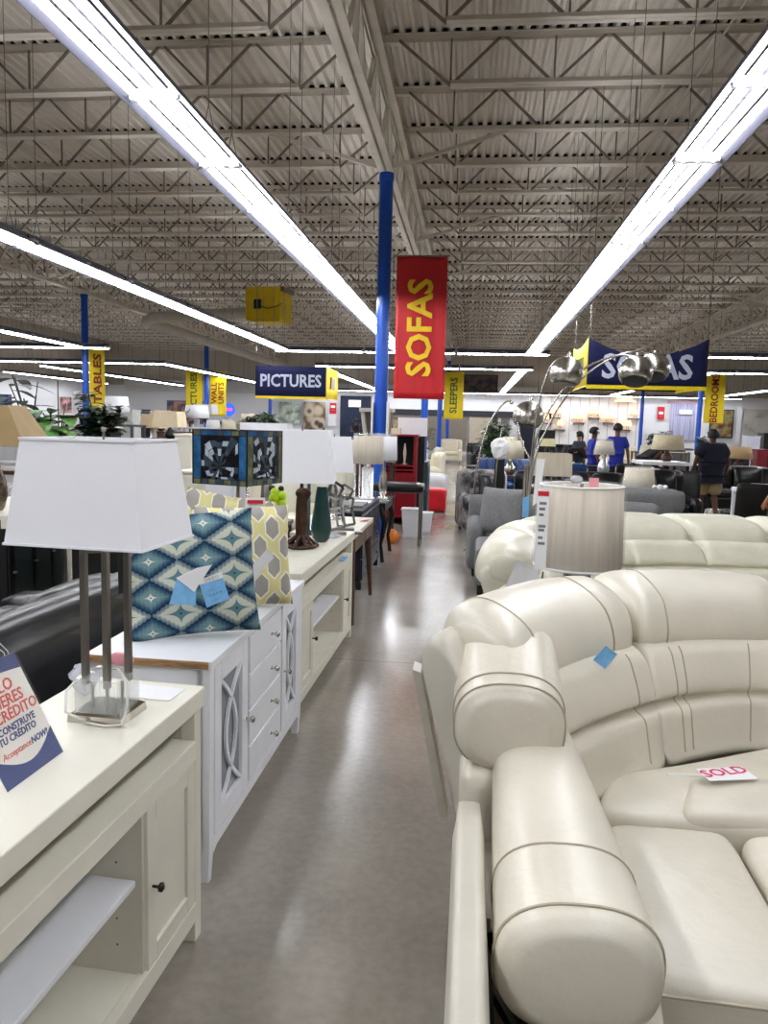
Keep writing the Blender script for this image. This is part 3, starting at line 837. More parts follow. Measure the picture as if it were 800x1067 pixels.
# tags pinned to the pillows
def pinned(label, loc, rz, pieces, lean=-.2):
    t = thing('price_tag', label, 'tag', loc, rz); t.rotation_euler.x = lean
    for (pts, m, nm) in pieces:
        MB().add([(x, y, z) for x, y, z in pts]+[(x, y-.001, z) for x, y, z in pts], [tuple(range(len(pts)))[::-1], tuple(range(len(pts), 2*len(pts)))]+[(i, (i+1) % len(pts), len(pts)+(i+1) % len(pts), len(pts)+i) for i in range(len(pts))]).build(nm, m, t)
    return t
tg = pinned('pair of light blue price tags with a folded white flap pinned on the teal pillow', (-1.0, 2.735, 1.09), math.radians(24), [
    ([(-.10, 0, -.055), (-.005, 0, -.065), (.0, 0, .015), (-.07, 0, .045)], M_bluetag, 'left_tag'),
    ([(.035, -.004, -.075), (.12, -.004, -.045), (.095, -.004, .04), (.01, -.004, .015)], M_bluetag, 'right_tag'),
    ([(.097, -.006, .035), (.01, -.006, .01), (.008, -.006, .03), (.092, -.006, .058)], M_paper, 'tag_header'),
    ([(-.075, -.006, .04), (-.01, -.008, -.015), (.055, -.03, .085), (-.0, -.02, .075)], M_paper, 'folded_flap')])
M_ink = mat('blue_ink', '1b3f7a', .6)
for i, (x, z, s) in enumerate([(.065, -.005, '- - - - - -'), (.068, -.025, '= = = ='), (.07, -.045, '- - - -')]):
    text(s, .016, M_ink, tg, frame((x, -.008, z), (1, 0, .28), (-.28, 0, 1)), .0003)
text('| | || ||| | |', .014, M_black, tg, frame((.053, -.010, .035), (1, 0, .28), (-.28, 0, 1)), .0003)
pinned('long white paper tag hanging across the yellow hexagon pillow', (-.87, 3.16, 1.10), math.radians(32), [
    ([(-.16, 0, -.12), (-.115, 0, -.13), (.055, -.01, .035), (.025, -.02, .075)], M_paper, 'tag_card')])

# ---------------------------------------------------------------- table lamp in front
LP = thing('table_lamp', 'table lamp with rectangular white shade, brushed metal posts and clear block base', 'lamp', (-1.015, 2.045, .86), math.radians(-4))
def shade_box(mb, cx, cy, z0, z1, b, t, off=(0, 0), th=.003):
    for (k, f) in ((0, 1), (1, -1)):
        bb = (b[0]-2*th*k, b[1]-2*th*k); tt = (t[0]-2*th*k, t[1]-2*th*k)
        v = [(cx+x*bb[0]/2, cy+y*bb[1]/2, z0) for x, y in ((-1, -1), (1, -1), (1, 1), (-1, 1))]+[(cx+x*tt[0]/2, cy+y*tt[1]/2, z1) for x, y in ((-1, -1), (1, -1), (1, 1), (-1, 1))]
        mb.add(v, [(0, 1, 5, 4), (1, 2, 6, 5), (2, 3, 7, 6), (3, 0, 4, 7)])
    o = len(mb.v)-16
    for base in (0, 4):
        for i in range(4):
            j = (i+1) % 4; mb.f.append([o+base+i, o+base+j, o+8+base+j, o+8+base+i]); mb.m.append(0); mb.sm.append(False)
s = MB(); shade_box(s, 0, -.01, .515, .80, (.395, .31), (.325, .25)); sh_ = s.build('lamp_shade', M_shade, LP)
for z, (a, b2) in ((.517, (.397, .312)), (.797, (.328, .253))):
    tr = MB()
    for x0, y0, x1, y1 in ((-1, -1, 1, -1), (1, -1, 1, 1), (1, 1, -1, 1), (-1, 1, -1, -1)):
        tr.bar((x0*a/2, y0*b2/2-.01, z), (x1*a/2, y1*b2/2-.01, z), .006)
    tr.build('shade_trim', M_shade, sh_)
R45 = .058
for i in range(4):
    a = PI/2*i-math.radians(60)
    MB().bar((R45*math.cos(a), R45*math.sin(a), .10), (R45*math.cos(a), R45*math.sin(a), .49), .017).build('post', M_nickel, LP)
    MB().bar((R45*math.cos(a)*.7, R45*math.sin(a)*.7, .03), (R45*math.cos(a)*.7, R45*math.sin(a)*.7, .10), .007).build('pin', M_nickel, LP)
tb = MB(); ca, sa = math.cos(math.radians(60))*R45, math.sin(math.radians(60))*R45; tb.bar((ca, -sa, .484), (-ca, sa, .484), .013); tb.bar((sa, ca, .484), (-sa, -ca, .484), .013); tb.build('top_bar', M_nickel, LP)
MB().tube([(0, 0, .49), (0, 0, .82)], .004, 6).ball((0, 0, .825), .008, 8, 6).build('harp', M_nickel, LP)
MB().box(-.065, -.065, .028, .065, .065, .125).build('glass_block', mat('clear_acrylic', 'eef4f0', .04, var=0, alpha=.3, spec=1.0), LP, bevel=.003)
MB().frustum((0, 0, 0), (.165, .15), (.16, .145), .022).frustum((0, 0, .022), (.16, .145), (.13, .13), .006).build('base_plate', mat('mirror_nickel', 'c8c3ba', .12, 1, var=0), LP)
MB().tube([(-.02, -.085, .012), (-.07, -.10, .04), (-.10, -.05, .08), (-.08, .02, .12), (-.02, -.02, .145), (.05, -.03, .15), (.085, -.04, .12), (.095, -.06, .06), (.09, -.08, .012), (.04, -.085, .004), (-.03, -.082, .008)], .004, 6).build('power_cord', mat('clear_cord', 'dcd8d0', .3, var=0), LP)
MB().soft((.095, -.075, .03), (.025, .02, .05), .006).build('plug', M_film, LP)
MB().ball((.02, .045, .155), .03, 10, 6, sc=(1.4, .6, .7)).build('pink_label', M_pink, LP)
# paper on the stand top, plastic bag
card('paper_sheet', 'white price sheet lying on the cream stand behind the metal lamp', 'paper', [(-1.05, 2.19, .862), (-.885, 2.18, .862), (-.875, 2.29, .862), (-1.06, 2.31, .862)], M_paper, .0007)
def crumple(name, label, cat, loc, sc, m, seed=1, amp=.35, rz=0):
    rnd = random.Random(seed); mb = MB(); n, k = 14, 9; rings = []
    for i in range(1, k):
        a = PI*i/k
        rings.append([(sc[0]*math.sin(a)*math.cos(2*PI*j/n)*(1+amp*(rnd.random()-.5)), sc[1]*math.sin(a)*math.sin(2*PI*j/n)*(1+amp*(rnd.random()-.5)), sc[2]*(1-math.cos(a)*(1+amp*.3*(rnd.random()-.5)))) for j in range(n)])
    mb.loft(rings, 0, False, True); return tag(mb.build(name, m, None, loc=loc, rz=rz), label, cat)
M_bag = mat('cloudy_plastic', 'dfe0ea', .15, var=.05, trans=.35, alpha=.85)
crumple('plastic_bag', 'crumpled clear plastic bag on the cream stand behind the metal lamp', 'bag', (-1.17, 2.20, .862), (.035, .085, .045), M_bag, 3, .5, math.radians(40))

# leaning credit sign in an acrylic holder
sg = thing('acrylic_sign', 'leaning credit sign with red and blue Spanish text on the near cream stand', 'sign', (-1.015, 1.675, .862), 0)
bl, br = Vector((-.005, -.112, 0)), Vector((.005, .112, 0)); up = Vector((-.10, -.045, .270)); U = (br-bl)
sg.location = (-1.015, 1.675, .862)
n_ = U.cross(up).normalized()
M_navyp = mat('print_navy', '15357c', .35, var=.02); M_redp = mat('print_red', 'e0472c', .4, var=.02); M_signw = mat('print_paper', 'f4efe6', .35, var=.01)
def sp(u, v, k=0): return bl+U*u+up*v+n_*k
def spoly(name, uv, m, k): 
    a = [sp(u, v, k) for u, v in uv]; b_ = [sp(u, v, k-.0006) for u, v in uv]; n = len(uv)
    MB().add(a+b_, [tuple(range(n)), tuple(range(2*n-1, n-1, -1))]+[(i, (i+1) % n, n+(i+1) % n, n+i) for i in range(n)]).build(name, m, sg)
spoly('sign_sheet', [(0, 0), (1, 0), (1, 1), (0, 1)], M_signw, .001)
cur = [(i/20, .79+.10*(1-(2*i/20-1)**2)) for i in range(21)]
spoly('top_band', [(0, 1), (0, .86)]+[(i/20, .86+.03*math.sin(i/20*PI)) for i in range(21)]+[(1, 1)], M_navyp, .0018)
spoly('bottom_band', [(0, 0), (1, 0), (1, .27)]+[(1-i/20, .27-.16*math.sin(i/20*PI)) for i in range(1, 20)]+[(0, .27)], M_navyp, .0018)
for body, v, s_, m in (('EN LO', .775, .042, M_redp), ('QUIERES', .655, .040, M_redp), ('TU CRÉDITO', .54, .0375, M_redp), ('Y CONSTRUYE', .435, .024, M_navyp), ('TU CRÉDITO', .36, .024, M_navyp)):
    text(body, s_, m, sg, frame(sp(.5, v, .0022), U, up), .0003, bold=.0006)
text('Acceptance', .0225, M_redp, sg, frame(sp(.38, .245, .0022), U, up), .0003, shear=.15)
text('NOW!', .0225, M_navyp, sg, frame(sp(.77, .245, .0022), U, up), .0003, bold=.0006, shear=.15)
g = MB(); a = [sp(u, v, .003) for u, v in ((-.02, -.01), (1.02, -.01), (1.02, 1.01), (-.02, 1.01))]; b_ = [p+n_*.0015 for p in a]
g.add(a+b_, [(0, 1, 2, 3), (4, 5, 6, 7), (0, 1, 5, 4), (1, 2, 6, 5), (2, 3, 7, 6), (3, 0, 4, 7)]); g.build('acrylic_front', mat('clear_cover', 'ffffff', .06, var=0, alpha=.04, spec=.6), sg)
g = MB(); g.tube([sp(.02, .10, .0035), sp(.25, .20, .004), sp(.7, .24, .004), sp(.98, .235, .0035)], .0012, 4); g.build('glare_line', M_film, sg) if False else None
g = MB(); a = [sp(-.02, .0), sp(1.02, .0), sp(1.02, 1.0), sp(-.02, 1.0)]; q = [Vector((-.17, -.11, 0)), Vector((-.16, .11, 0))]
g.add([sp(0, 1), sp(1, 1), q[1]+Vector((.0, 0, .0)), q[0], sp(0, 1)-n_*.002, sp(1, 1)-n_*.002, q[1]-Vector((.002, 0, 0)), q[0]-Vector((.002, 0, 0))], [(0, 1, 2, 3), (4, 5, 6, 7), (0, 1, 5, 4), (1, 2, 6, 5), (2, 3, 7, 6), (3, 0, 4, 7)]); g.build('acrylic_back', M_film, sg)

# ---------------------------------------------------------------- dark leather sofa behind the stand
BS = thing('leather_sofa', 'dark grey leather sofa behind the near cream stand, white stitching on its back', 'sofa', (-1.95, 2.9, 0), math.radians(-3))
bk = MB(); bk.soft((.25, -.1, .62), (.30, 2.3, .66), .13, (.02, 0, .02), n=12); bk.build('backrest', M_blackl, BS)
bk = MB(); bk.soft((.30, -.1, .25), (.26, 2.3, .42), .05); bk.build('back_panel', M_blackl, BS)
for y in (-.85, -.08, .69):
    q = MB(); q.soft((-.02, y, .70), (.26, .74, .36), .11, (.02, 0, .02)); q.build('back_cushion', M_blackl, BS)
    q = MB(); q.soft((-.38, y, .42), (.70, .74, .18), .06, (0, 0, .02)); q.build('seat_cushion', M_blackl, BS)
q = MB(); q.soft((-.25, 1.10, .42), (.95, .24, .58), .09, (0, .01, .02)); q.build('armrest', M_blackl, BS)
q = MB(); q.soft((-.25, -1.30, .42), (.95, .24, .58), .09); q.build('armrest', M_blackl, BS)
q = MB(); q.soft((-.35, -.1, .2), (.72, 2.3, .26), .04); q.build('seat_base', M_blackl, BS)
for x in (-.65, .3):
    for y in (-1.3, 1.1): MB().frustum((x, y, 0), (.04, .04), (.06, .06), .1).build('leg', M_black, BS)
M_stitch = mat('white_stitch', 'd8d6da', .6)
q = MB()
for dx in (0, .02): q.tube([(.27+dx, -.5+dx, .975), (.34+dx, -.48+dx, .955), (.40, -.46+dx, .90), (.415, -.45+dx, .82)], .0018, 4)
q.build('stitching', M_stitch, BS)
o, c, N = card('black_tag', 'black tag with a white outline hanging behind the metal lamp posts', 'tag', [(-1.545, 3.23, .93), (-1.46, 3.30, .95), (-1.46, 3.30, 1.13), (-1.545, 3.23, 1.11)], M_black)
# ================================================================== banners and hanging signs
M_redb = mat('banner_red', 'c3121a', .55, var=.06, scale=4, stretch=(6, 1, .4))
M_yel = mat('banner_yellow', 'f0d40c', .55, var=.05, scale=4, stretch=(6, 1, .4))
M_maroon = mat('letter_maroon', '8e2a14', .6); M_green = mat('letter_green', '4a6b2a', .6); M_gold = mat('letter_gold', 'f2c81a', .55); M_letterw = mat('letter_white', 'b9bfd0', .5)
def banner(label, x, y, z0, w_, h_, m, words, ml, rz=0, size=.42, group=None, side=1, sx=1.0):
    """vertical fabric banner hung from a short arm on its column; x is its left edge"""
    t = thing('aisle_banner', label, 'banner', (x, y, z0), rz, group)
    b = MB()
    b.grid(lambda u, v: (u*w_*(1-.015*v), .012*math.sin(u*9+v*2)*(1-v*.6), v*h_), 14, 20)
    b.build('cloth', m, t, solid=.003)
    MB().tube([(-.06 if side > 0 else 0, 0, h_), (w_+.02 if side > 0 else w_+.20, 0, h_)], .012, 6).build('banner_rod', M_nickel, t)
    for i, wd in enumerate(words):
        n = len(words); xx = w_*(.5+(i-(n-1)/2)*.42)
        text(wd, size, ml, t, frame((xx, -.022, h_*.5), (0, 0, 1), (-1, 0, 0)), .002, bold=size*.026, sx=sx)
    return t
banner('large red hanging banner reading SOFAS in yellow beside the nearest blue column', -1.17, 11.5, 2.10, .75, 2.06, M_redb, ['SOFAS'], M_gold, size=.50, sx=.98)
banner('yellow banner reading SLEEPERS in green letters beyond the red banner', -1.20, 33.3, 2.0, .82, 2.0, M_yel, ['SLEEPERS'], M_green, size=.42, sx=.9)
banner('yellow banner reading TABLES beside the left-hand blue column', -11.56, 22.45, 1.88, .66, 1.98, M_yel, ['TABLES'], M_maroon, rz=math.radians(74), size=.46)
banner('yellow banner reading PICTURES in green on the left of its column', -12.66, 33.3, 1.88, .76, 2.0, M_yel, ['PICTURES'], M_green, size=.40, side=-1)
banner('yellow banner reading WALL UNITS in maroon letters', -11.57, 33.3, 1.88, .76, 2.0, M_yel, ['WALL', 'UNITS'], M_maroon, size=.34)
banner('yellow banner reading BEDROOMS beside the right-hand column', 9.52, 33.3, 2.1, .80, 2.0, M_yel, ['BEDROOMS'], M_maroon, size=.40, sx=.93)
def box_sign(label, x0, x1, y, z0, z1, word, size, side, side_word, dep=1.5, sag=.0, sx=1.0, top=3.6):
    t = thing('hanging_box_sign', label, 'sign', ((x0+x1)/2, y, z0)); w_ = x1-x0; h_ = z1-z0; hw = w_/2
    N = 16
    def edge(u): return h_-sag*(1-(2*u-1)**2)
    MB().grid(lambda u, v: (-hw+u*w_, 0, edge(u)*v), N, 4).build('navy_face', M_navy, t, solid=.006); MB().grid(lambda u, v: (hw-u*w_, dep, edge(u)*v), N, 4).build('navy_face', M_navy, t, solid=.006)
    for s in (-1, 1):
        g = MB(); g.grid(lambda u, v: (s*hw, u*dep, v*(h_-sag*.3*(1-(2*u-1)**2))), 8, 4); g.build('yellow_side', M_yel, t, solid=.006)
        if side_word is None:
            for k in range(3): MB().tube([(s*(hw+.01), dep*(.3+.15*k), h_*.3), (s*(hw+.01), dep*(.34+.15*k), h_*.7)], .03, 6).build('print_mark', M_letterw if k else M_maroon, t)
        else: text(side_word, .26, M_green, t, frame((s*(hw+.012), dep/2, h_/2), (0, s, 0), (0, 0, 1)), .002, sx=.9)
    MB().box(-hw, 0, -.06, hw, .012, 0).box(-hw, 0, -.03, -hw+.012, dep, 0).box(hw-.012, 0, -.03, hw, dep, 0).build('yellow_hem', M_yel, t)
    text(word, size, M_letterw, t, frame((0, -.012, h_*.5-sag*.35), (1, 0, 0), (0, 0, 1)), .002, bold=size*.024, sx=sx)
    for sx_ in (-1, 1):
        for yy in (.02, dep-.02): MB().tube([(sx_*hw*.98, yy, h_), (sx_*hw*.98, yy, 6.5-z0)], .006, 4).build('cable', M_nickel, t)
    return t
box_sign('navy hanging box sign reading PICTURES with yellow side panel', -5.42, -3.62, 19.0, 2.34, 3.08, 'PICTURES', .42, 1, None, sx=.86, dep=1.7)
box_sign('big navy hanging box sign reading SOFAS with sagging top edge', 1.70, 3.44, 12.0, 2.39, 3.09, 'SOFAS', .50, -1, 'SLEEPERS', sx=.92, sag=.26, dep=1.7)
# gas heater and duct under the roof
t = thing('unit_heater', 'boxy yellow unit heater hung under the roof trusses', 'heater', (-5.95, 21.9, 4.50), math.radians(-8))
q = MB(); q.box(-.52, -.25, .06, .52, .7, .97); q.prism([(-.52, .06), (-.30, .0), (.52, .0), (.52, .06)], (0, -.25, 0), (1, 0, 0), (0, 0, 1), (0, .9, 0)); q.build('casing', mat('heater_yellow', 'd9b90a', .5), t, bevel=.02)
MB().box(-.26, -.27, .36, -.04, -.25, .62).build('control_box', M_black, t); MB().box(-.60, -.2, .92, -.5, .6, .99).build('hanger', M_nickel, t); MB().box(.5, -.2, .85, .62, .6, .98).build('hanger', M_nickel, t)
MB().tube([(-.03, -.27, .42), (.2, -.29, .36), (.45, -.29, .42), (.55, -.2, .5)], .012, 6).build('hose', M_black, t)
for x in (-.5, .5):
    MB().tube([(x, .2, .97), (x, .2, 2.2)], .008, 4).build('rod', M_nickel, t)
struct(MB().tube([(-6.5, 22.1, 4.8), (-8.0, 22.1, 4.72), (-9.5, 22.3, 4.66), (-10.0, 23.0, 4.6), (-9.9, 24, 4.6), (-9.9, 42, 4.6)], .17, 14).build('exhaust_duct', mat('duct_grey', 'b8b2a8', .5)))

# ================================================================== pictures and signs on the walls
def noise_pic(name, cols, scale=6, kind='noise'):
    m, nt, b = newmat(name); obj, _ = coords(nt)
    n = nt.nodes.new('ShaderNodeTexNoise' if kind == 'noise' else 'ShaderNodeTexVoronoi'); n.inputs['Scale'].default_value = scale
    if kind == 'noise': n.inputs['Detail'].default_value = 5
    nt.links.new(obj, n.inputs[0]); k = len(cols)
    c = ramp(nt, n.outputs[0], [(.25+.5*i/(k-1), c_) for i, c_ in enumerate(cols)]); nt.links.new(c, b.inputs['Base Color']); b.inputs['Roughness'].default_value = .5
    return m
def picture(label, a0, b0, a1, b1, m, frame_m=None, y=46.8, cat='picture', name='wall_picture', words=None, th=.05):
    x0, z0, x1, z1 = aty(a0, b1, y).x, aty(a0, b1, y).z, aty(a1, b0, y).x, aty(a1, b0, y).z
    t = thing(name, label, cat, ((x0+x1)/2, y, z0)); w_ = x1-x0; h_ = z1-z0; fr = min(.06, w_*.08)
    MB().box(-w_/2+fr, -.01, fr, w_/2-fr, .01, h_-fr).build('canvas', m, t)
    f = MB(); f.box(-w_/2, -th/2, 0, w_/2, th/2, fr); f.box(-w_/2, -th/2, h_-fr, w_/2, th/2, h_); f.box(-w_/2, -th/2, fr, -w_/2+fr, th/2, h_-fr); f.box(w_/2-fr, -th/2, fr, w_/2, th/2, h_-fr)
    f.build('picture_frame', frame_m or m, t)
    if words:
        for (wd, size, ml, dz) in words: MB().box(-w_*.32, -th/2-.012, h_*dz, w_*.32, -th/2, h_*(dz+.22)).lathe([(w_*.2, 0), (w_*.2, .01)], (0, -th/2-.005, h_*dz*.6), 12).build('print_block', ml, t)
    return t
M_dkfr = mat('dark_frame', '1c1a1c', .5); M_ltfr = mat('light_frame', 'd6d2ca', .5)
picture('green floral canvas on the back wall under the PICTURES sign', 290, 419, 313, 441, noise_pic('green_canvas', ['46523f', '8fa08a', 'dfe6da', '5c6b55'], 2.2))
picture('brown canvas with dark ring shapes right of the green floral canvas', 316, 419, 339, 452, noise_pic('ring_canvas', ['4d3f33', 'cfc3ac', 'bfae92', '6b5846'], 1.6, 'vor'))
picture('small grey framed print low on the back wall', 262, 432, 274, 442, noise_pic('grey_print', ['a9aeb2', 'c9cdd0'], 3), M_ltfr)
picture('dark wide artwork hung high on the back wall', 482, 391, 519, 408, noise_pic('dark_canvas', ['0c0c12', '1d2030', '5a4634', '0f1018'], 2.6), M_dkfr)
picture('blue poster with people on the left back wall', 174, 418, 212, 441, noise_pic('poster_people', ['1d4f94', 'c98f78', '273044', 'd9b3a0'], 2.0), mat('poster_blue', '2a63a8', .5))
picture('blue poster near the left wall behind the plants', 0, 411, 12, 426, noise_pic('poster_blue2', ['2160b0', '1c4c94', 'e6e6e6'], 2), None, y=30)
picture('pale poster with figures behind the plants', 62, 413, 76, 431, noise_pic('poster_pale', ['f0e9e6', 'd9a0a0', '2c2a30', 'f2ee9a'], 3), M_ltfr, y=30)
M_wtxt = mat('sign_text_white', 'f4f4f4', .5)
picture('small red and white notice left of the dark blue curtain', 343.5, 420, 350.5, 431, M_red, M_red, cat='sign', name='wall_sign', words=[('SALE', .16, M_wtxt, .55)])
picture('white paper notice below the red notice', 342, 432, 350, 444, M_paper, M_paper, cat='sign', name='wall_sign')
picture('red and white wall notice right of the lamp wall', 684.5, 424, 692.5, 437, M_red, M_red, cat='sign', name='wall_sign', words=[('SALE', .17, M_wtxt, .4)])
picture('white label high on the dark blue curtain', 363, 417, 376, 424, M_paper, M_paper, y=46.7, cat='sign', name='wall_sign')
picture('white label over the lavender blinds', 707.5, 427, 721, 431.5, M_paper, M_paper, y=46.7, cat='sign', name='wall_sign')
picture('dark brown tropical leaf artwork behind the BEDROOMS banner', 738, 427, 765, 456, noise_pic('leaf_art', ['2a1210', '6b3422', '8f8a5a', '381a14'], 2.2), M_dkfr)
picture('wide grey abstract landscape canvas at the right edge', 773.5, 427, 812, 453, noise_pic('abstract_grey', ['4c5868', 'b9b4ac', 'c9c4bb', '8a8c90'], 1.3), None)
for i, (a0, b0, a1, b1, c_, lb) in enumerate([(408, 436, 428, 453, ['59503c', 'a89a74', '3a3328'], 'olive framed print under the dark ledge'), (430, 437, 441, 449, ['2a2620', '7d725c', '141210'], 'small dark print under the dark ledge'), (513, 433, 519, 442, ['15171d', '23262e'], 'upper small black panel on beige wall'), (513, 447, 519, 455, ['15171d', '23262e'], 'lower small black panel on beige wall'), (521, 436, 531, 455, ['7d776c', '4c4a48', 'a39b8e'], 'grey rug hung on back wall'), (539, 434, 556, 462, ['23283a', '9a8f7c', '3a3c44'], 'dark patterned panel on the back wall by the arc lamp')]):
    picture(lb, a0, b0, a1, b1, noise_pic('print%d' % i, c_, 3), M_dkfr if i < 4 else None)
struct(MB().box(*wallbox(488, 434, 522, 466, 46.9, .06)).build('door_2', mat('beige_door', 'b5ab98', .6)))
# neon pepsi-like round sign is a plain blue and red glowing disc
# slat wall with lamp shelves
sw = wallbox(561, 415, 667, 466, 46.85, .05)
m, nt, b = newmat('slat_wall'); _, (X, Y, Z) = coords(nt); g_ = ((X/.55).fr()-.5).abs().lt(.04)
nt.links.new(mixc(nt, g_, 'e9e6e4', 'b5b2b5'), b.inputs['Base Color']); b.inputs['Roughness'].default_value = .6
struct(MB().box(*sw).build('trim_6', m))
M_glow = mat('glowing_shade', 'ffd9a0', .8, var=.03, emit=.9)
shelfs = [(578, 435, 2), (583, 447.5, 1), (603, 440.5, 2), (619, 435.5, 2), (634, 440.5, 2), (651, 448, 2), (660, 436, 1), (640, 420, 0), (569, 441, 1)]
M_shelf = mat('black_shelf', '191718', .5)
sp_, lm_ = None, None
for i, (a, b_, n) in enumerate(shelfs):
    p = aty(a, b_, 46.6)
    if n == 0: continue
    if sp_ is None: sp_ = tag(MB().box(-.32, -.15, -.04, .32, .18, 0).box(-.28, .10, -.14, -.25, .18, -.04).box(.25, .10, -.14, .28, .18, -.04).build('wall_shelf', M_shelf, None, loc=p), 'black wall shelf with small lamps on the white slat wall', 'shelf', 'lamp shelves on the slat wall')
    else: dup(sp_, p, 0, 'black wall shelf with small lamps on the white slat wall')
    for k in range(n):
        q = p+Vector(((k-(n-1)/2)*.36, 0, 0))
        if lm_ is None:
            lm_ = thing('accent_lamp', 'small lit lamp with warm glowing shade on a slat wall shelf', 'lamp', q, 0, 'lit lamps on the slat wall shelves')
            MB().lathe([(.07, 0), (.05, .02), (.015, .05), (.04, .15), (.015, .25), (.01, .30)], n=12).build('lamp_base', M_chrome, lm_)
            MB().lathe([(.17, .26), (.12, .55)], n=14, cap=False).build('lamp_shade', M_glow, lm_)
        else: dup(lm_, q)
lt = aty(651, 418, 46.4); t = thing('pendant_lamp', 'large warm lit tiered shade at the top of the slat wall', 'lamp', lt-Vector((0, 0, .35)))
MB().lathe([(.62, .3), (.55, .38), (.42, .42), (.40, .52)], n=20, cap=False).build('lamp_shade', M_glow, t); MB().tube([(0, 0, .5), (0, .45, .7)], .02, 6).build('bracket', M_black, t)
t = thing('neon_sign', 'small round blue and red glowing sign on left back wall', 'sign', aty(238, 427, 40))
MB().lathe([(.36, -.03), (.36, .03)], n=20).build('disc', mat('neon_blue', '2a50e0', .4, emit=1.2), t).rotation_euler = (PI/2, 0, 0)
MB().box(-.22, -.06, -.05, .22, -.04, .08).build('band', mat('neon_pink', 'f04a7a', .4, emit=1.2), t)
M_pole = M_nickel
t_post = MB().tube([(0, .0, 0), (0, 0, aty(238, 427, 40).z)], .03, 6).build('stand_pole', M_nickel, t); t_post.location = (0, .05, -aty(238, 427, 40).z)

# ================================================================== generic furniture builders
def lamp(label, loc, shade, base='glass', sm=None, bm_=None, rz=0, name='table_lamp', group=None, cat='lamp', wrap=False):
    """shade = (z0, z1, r_bottom, r_top, sides) relative to loc.z ; sides 4 = rectangular"""
    t = thing(name, label, cat, loc, rz, group); z0, z1, rb, rt, sides = shade; sm = sm or M_shade_c; bm_ = bm_ or M_chrome
    s = MB()
    if sides == 4: s.lathe([(rb*1.414, z0), (rt*1.414, z1)], n=4, cap=False, sm=False)
    else: s.lathe([(rb, z0), (rt, z1)], n=sides, cap=False)
    so = s.build('lamp_shade', sm, t, solid=.004)
    if sides == 4: so.rotation_euler.z = PI/4
    if wrap:
        w2 = MB(); rnd = random.Random(int(z0*999)); n = 20; rr = []
        for (r_, z) in ((rb*1.03, z0-.01), (rb*1.04, z0+(z1-z0)*.3), (rt*1.06, z0+(z1-z0)*.7), (rt*1.06, z1+.012), (rt*.7, z1+.03)):
            k = 1.414 if False else 1
            rr.append([(r_*k*math.cos(2*PI*j/n)*(1+.05*rnd.random()), r_*k*math.sin(2*PI*j/n)*(1+.05*rnd.random()), z+.012*rnd.random()) for j in range(n)])
        w2.loft(rr, 0, False, False); w2.build('plastic_wrap', M_film, t)
    b = MB(); H = z0
    if base == 'glass': pr = [(.075, 0), (.075, .02), (.03, .035), (.055, .3*H), (.045, .6*H), (.015, .85*H), (.012, z0+.03)]
    elif base == 'gourd': pr = [(.07, 0), (.085, .02), (.11, .25*H), (.10, .45*H), (.05, .75*H), (.04, .9*H), (.015, .93*H), (.012, z0+.03)]
    elif base == 'cylinder': pr = [(.085, 0), (.085, .02), (.07, .025), (.07, .88*H), (.03, .90*H), (.012, .93*H), (.012, z0+.03)]
    elif base == 'jug': pr = [(.05, 0), (.09, .15*H), (.10, .4*H), (.06, .7*H), (.03, .85*H), (.012, z0+.03)]
    else: pr = [(.09, 0), (.085, .015), (.015, .03), (.012, z0+.03)]
    b.lathe(pr, n=20); b.build('lamp_base', bm_, t)
    MB().tube([(0, 0, z0), (0, 0, z1+.03)], .006, 6).build('harp', M_nickel, t)
    return t
def simple_table(label, x0, y0, x1, y1, h_, m, mleg=None, name='side_table', rz=0, leg=.05, cat='table', group=None, th=.04, apron=.0):
    t = thing(name, label, cat, ((x0+x1)/2, (y0+y1)/2, 0), rz, group); w_, d_ = (x1-x0)/2, (y1-y0)/2
    MB().box(-w_, -d_, h_-th, w_, d_, h_).build('table_top', m, t, bevel=.005)
    if apron: MB().box(-w_+.03, -d_+.03, h_-th-apron, w_-.03, d_-.03, h_-th).build('apron', m, t)
    for sx in (-1, 1):
        for sy in (-1, 1):
            MB().frustum((sx*(w_-leg*.7), sy*(d_-leg*.7), 0), (leg*.6, leg*.6), (leg, leg), h_-th).build('leg', mleg or m, t)
    return t
def cabinet(label, x0, y0, x1, y1, h_, m, face='x', n=3, rows=1, name='cabinet', cat='cabinet', knob=True, rz=0, legs=.08, handle=None, group=None):
    """box cabinet with doors/drawers on its +x or -y face"""
    t = thing(name, label, cat, ((x0+x1)/2, (y0+y1)/2, 0), rz, group); w_, d_ = (x1-x0)/2, (y1-y0)/2
    MB().box(-w_, -d_, h_-.03, w_, d_, h_).build('top', m, t, bevel=.004)
    MB().box(-w_+.015, -d_+.015, legs, w_-.015, d_-.015, h_-.03).build('carcass', m, t)
    for sx in (-1, 1):
        for sy in (-1, 1): MB().box(sx*(w_-.03)-.025, sy*(d_-.03)-.025, 0, sx*(w_-.03)+.025, sy*(d_-.03)+.025, legs).build('leg', m, t)
    for i in range(n):
        for j in range(rows):
            a, b_ = -1+2*i/n, -1+2*(i+1)/n; z0 = legs+.02+(h_-.07-legs)*j/rows; z1 = legs+.02+(h_-.07-legs)*(j+1)/rows-.012
            if face == 'x': q = MB().box(w_-.016, a*(d_-.02)+.006, z0, w_+.002, b_*(d_-.02)-.006, z1); kp = (w_+.012, (a+b_)/2*(d_-.02), (z0+z1)/2)
            else: q = MB().box(a*(w_-.02)+.006, -d_-.002, z0, b_*(w_-.02)-.006, -d_+.016, z1); kp = ((a+b_)/2*(w_-.02), -d_-.012, (z0+z1)/2)
            dq = q.build('drawer' if rows > 1 else 'door', m, t, bevel=.003)
            if knob: MB().ball(kp, .014, 8, 6).build('knob', handle or M_nickel, dq)
    return t
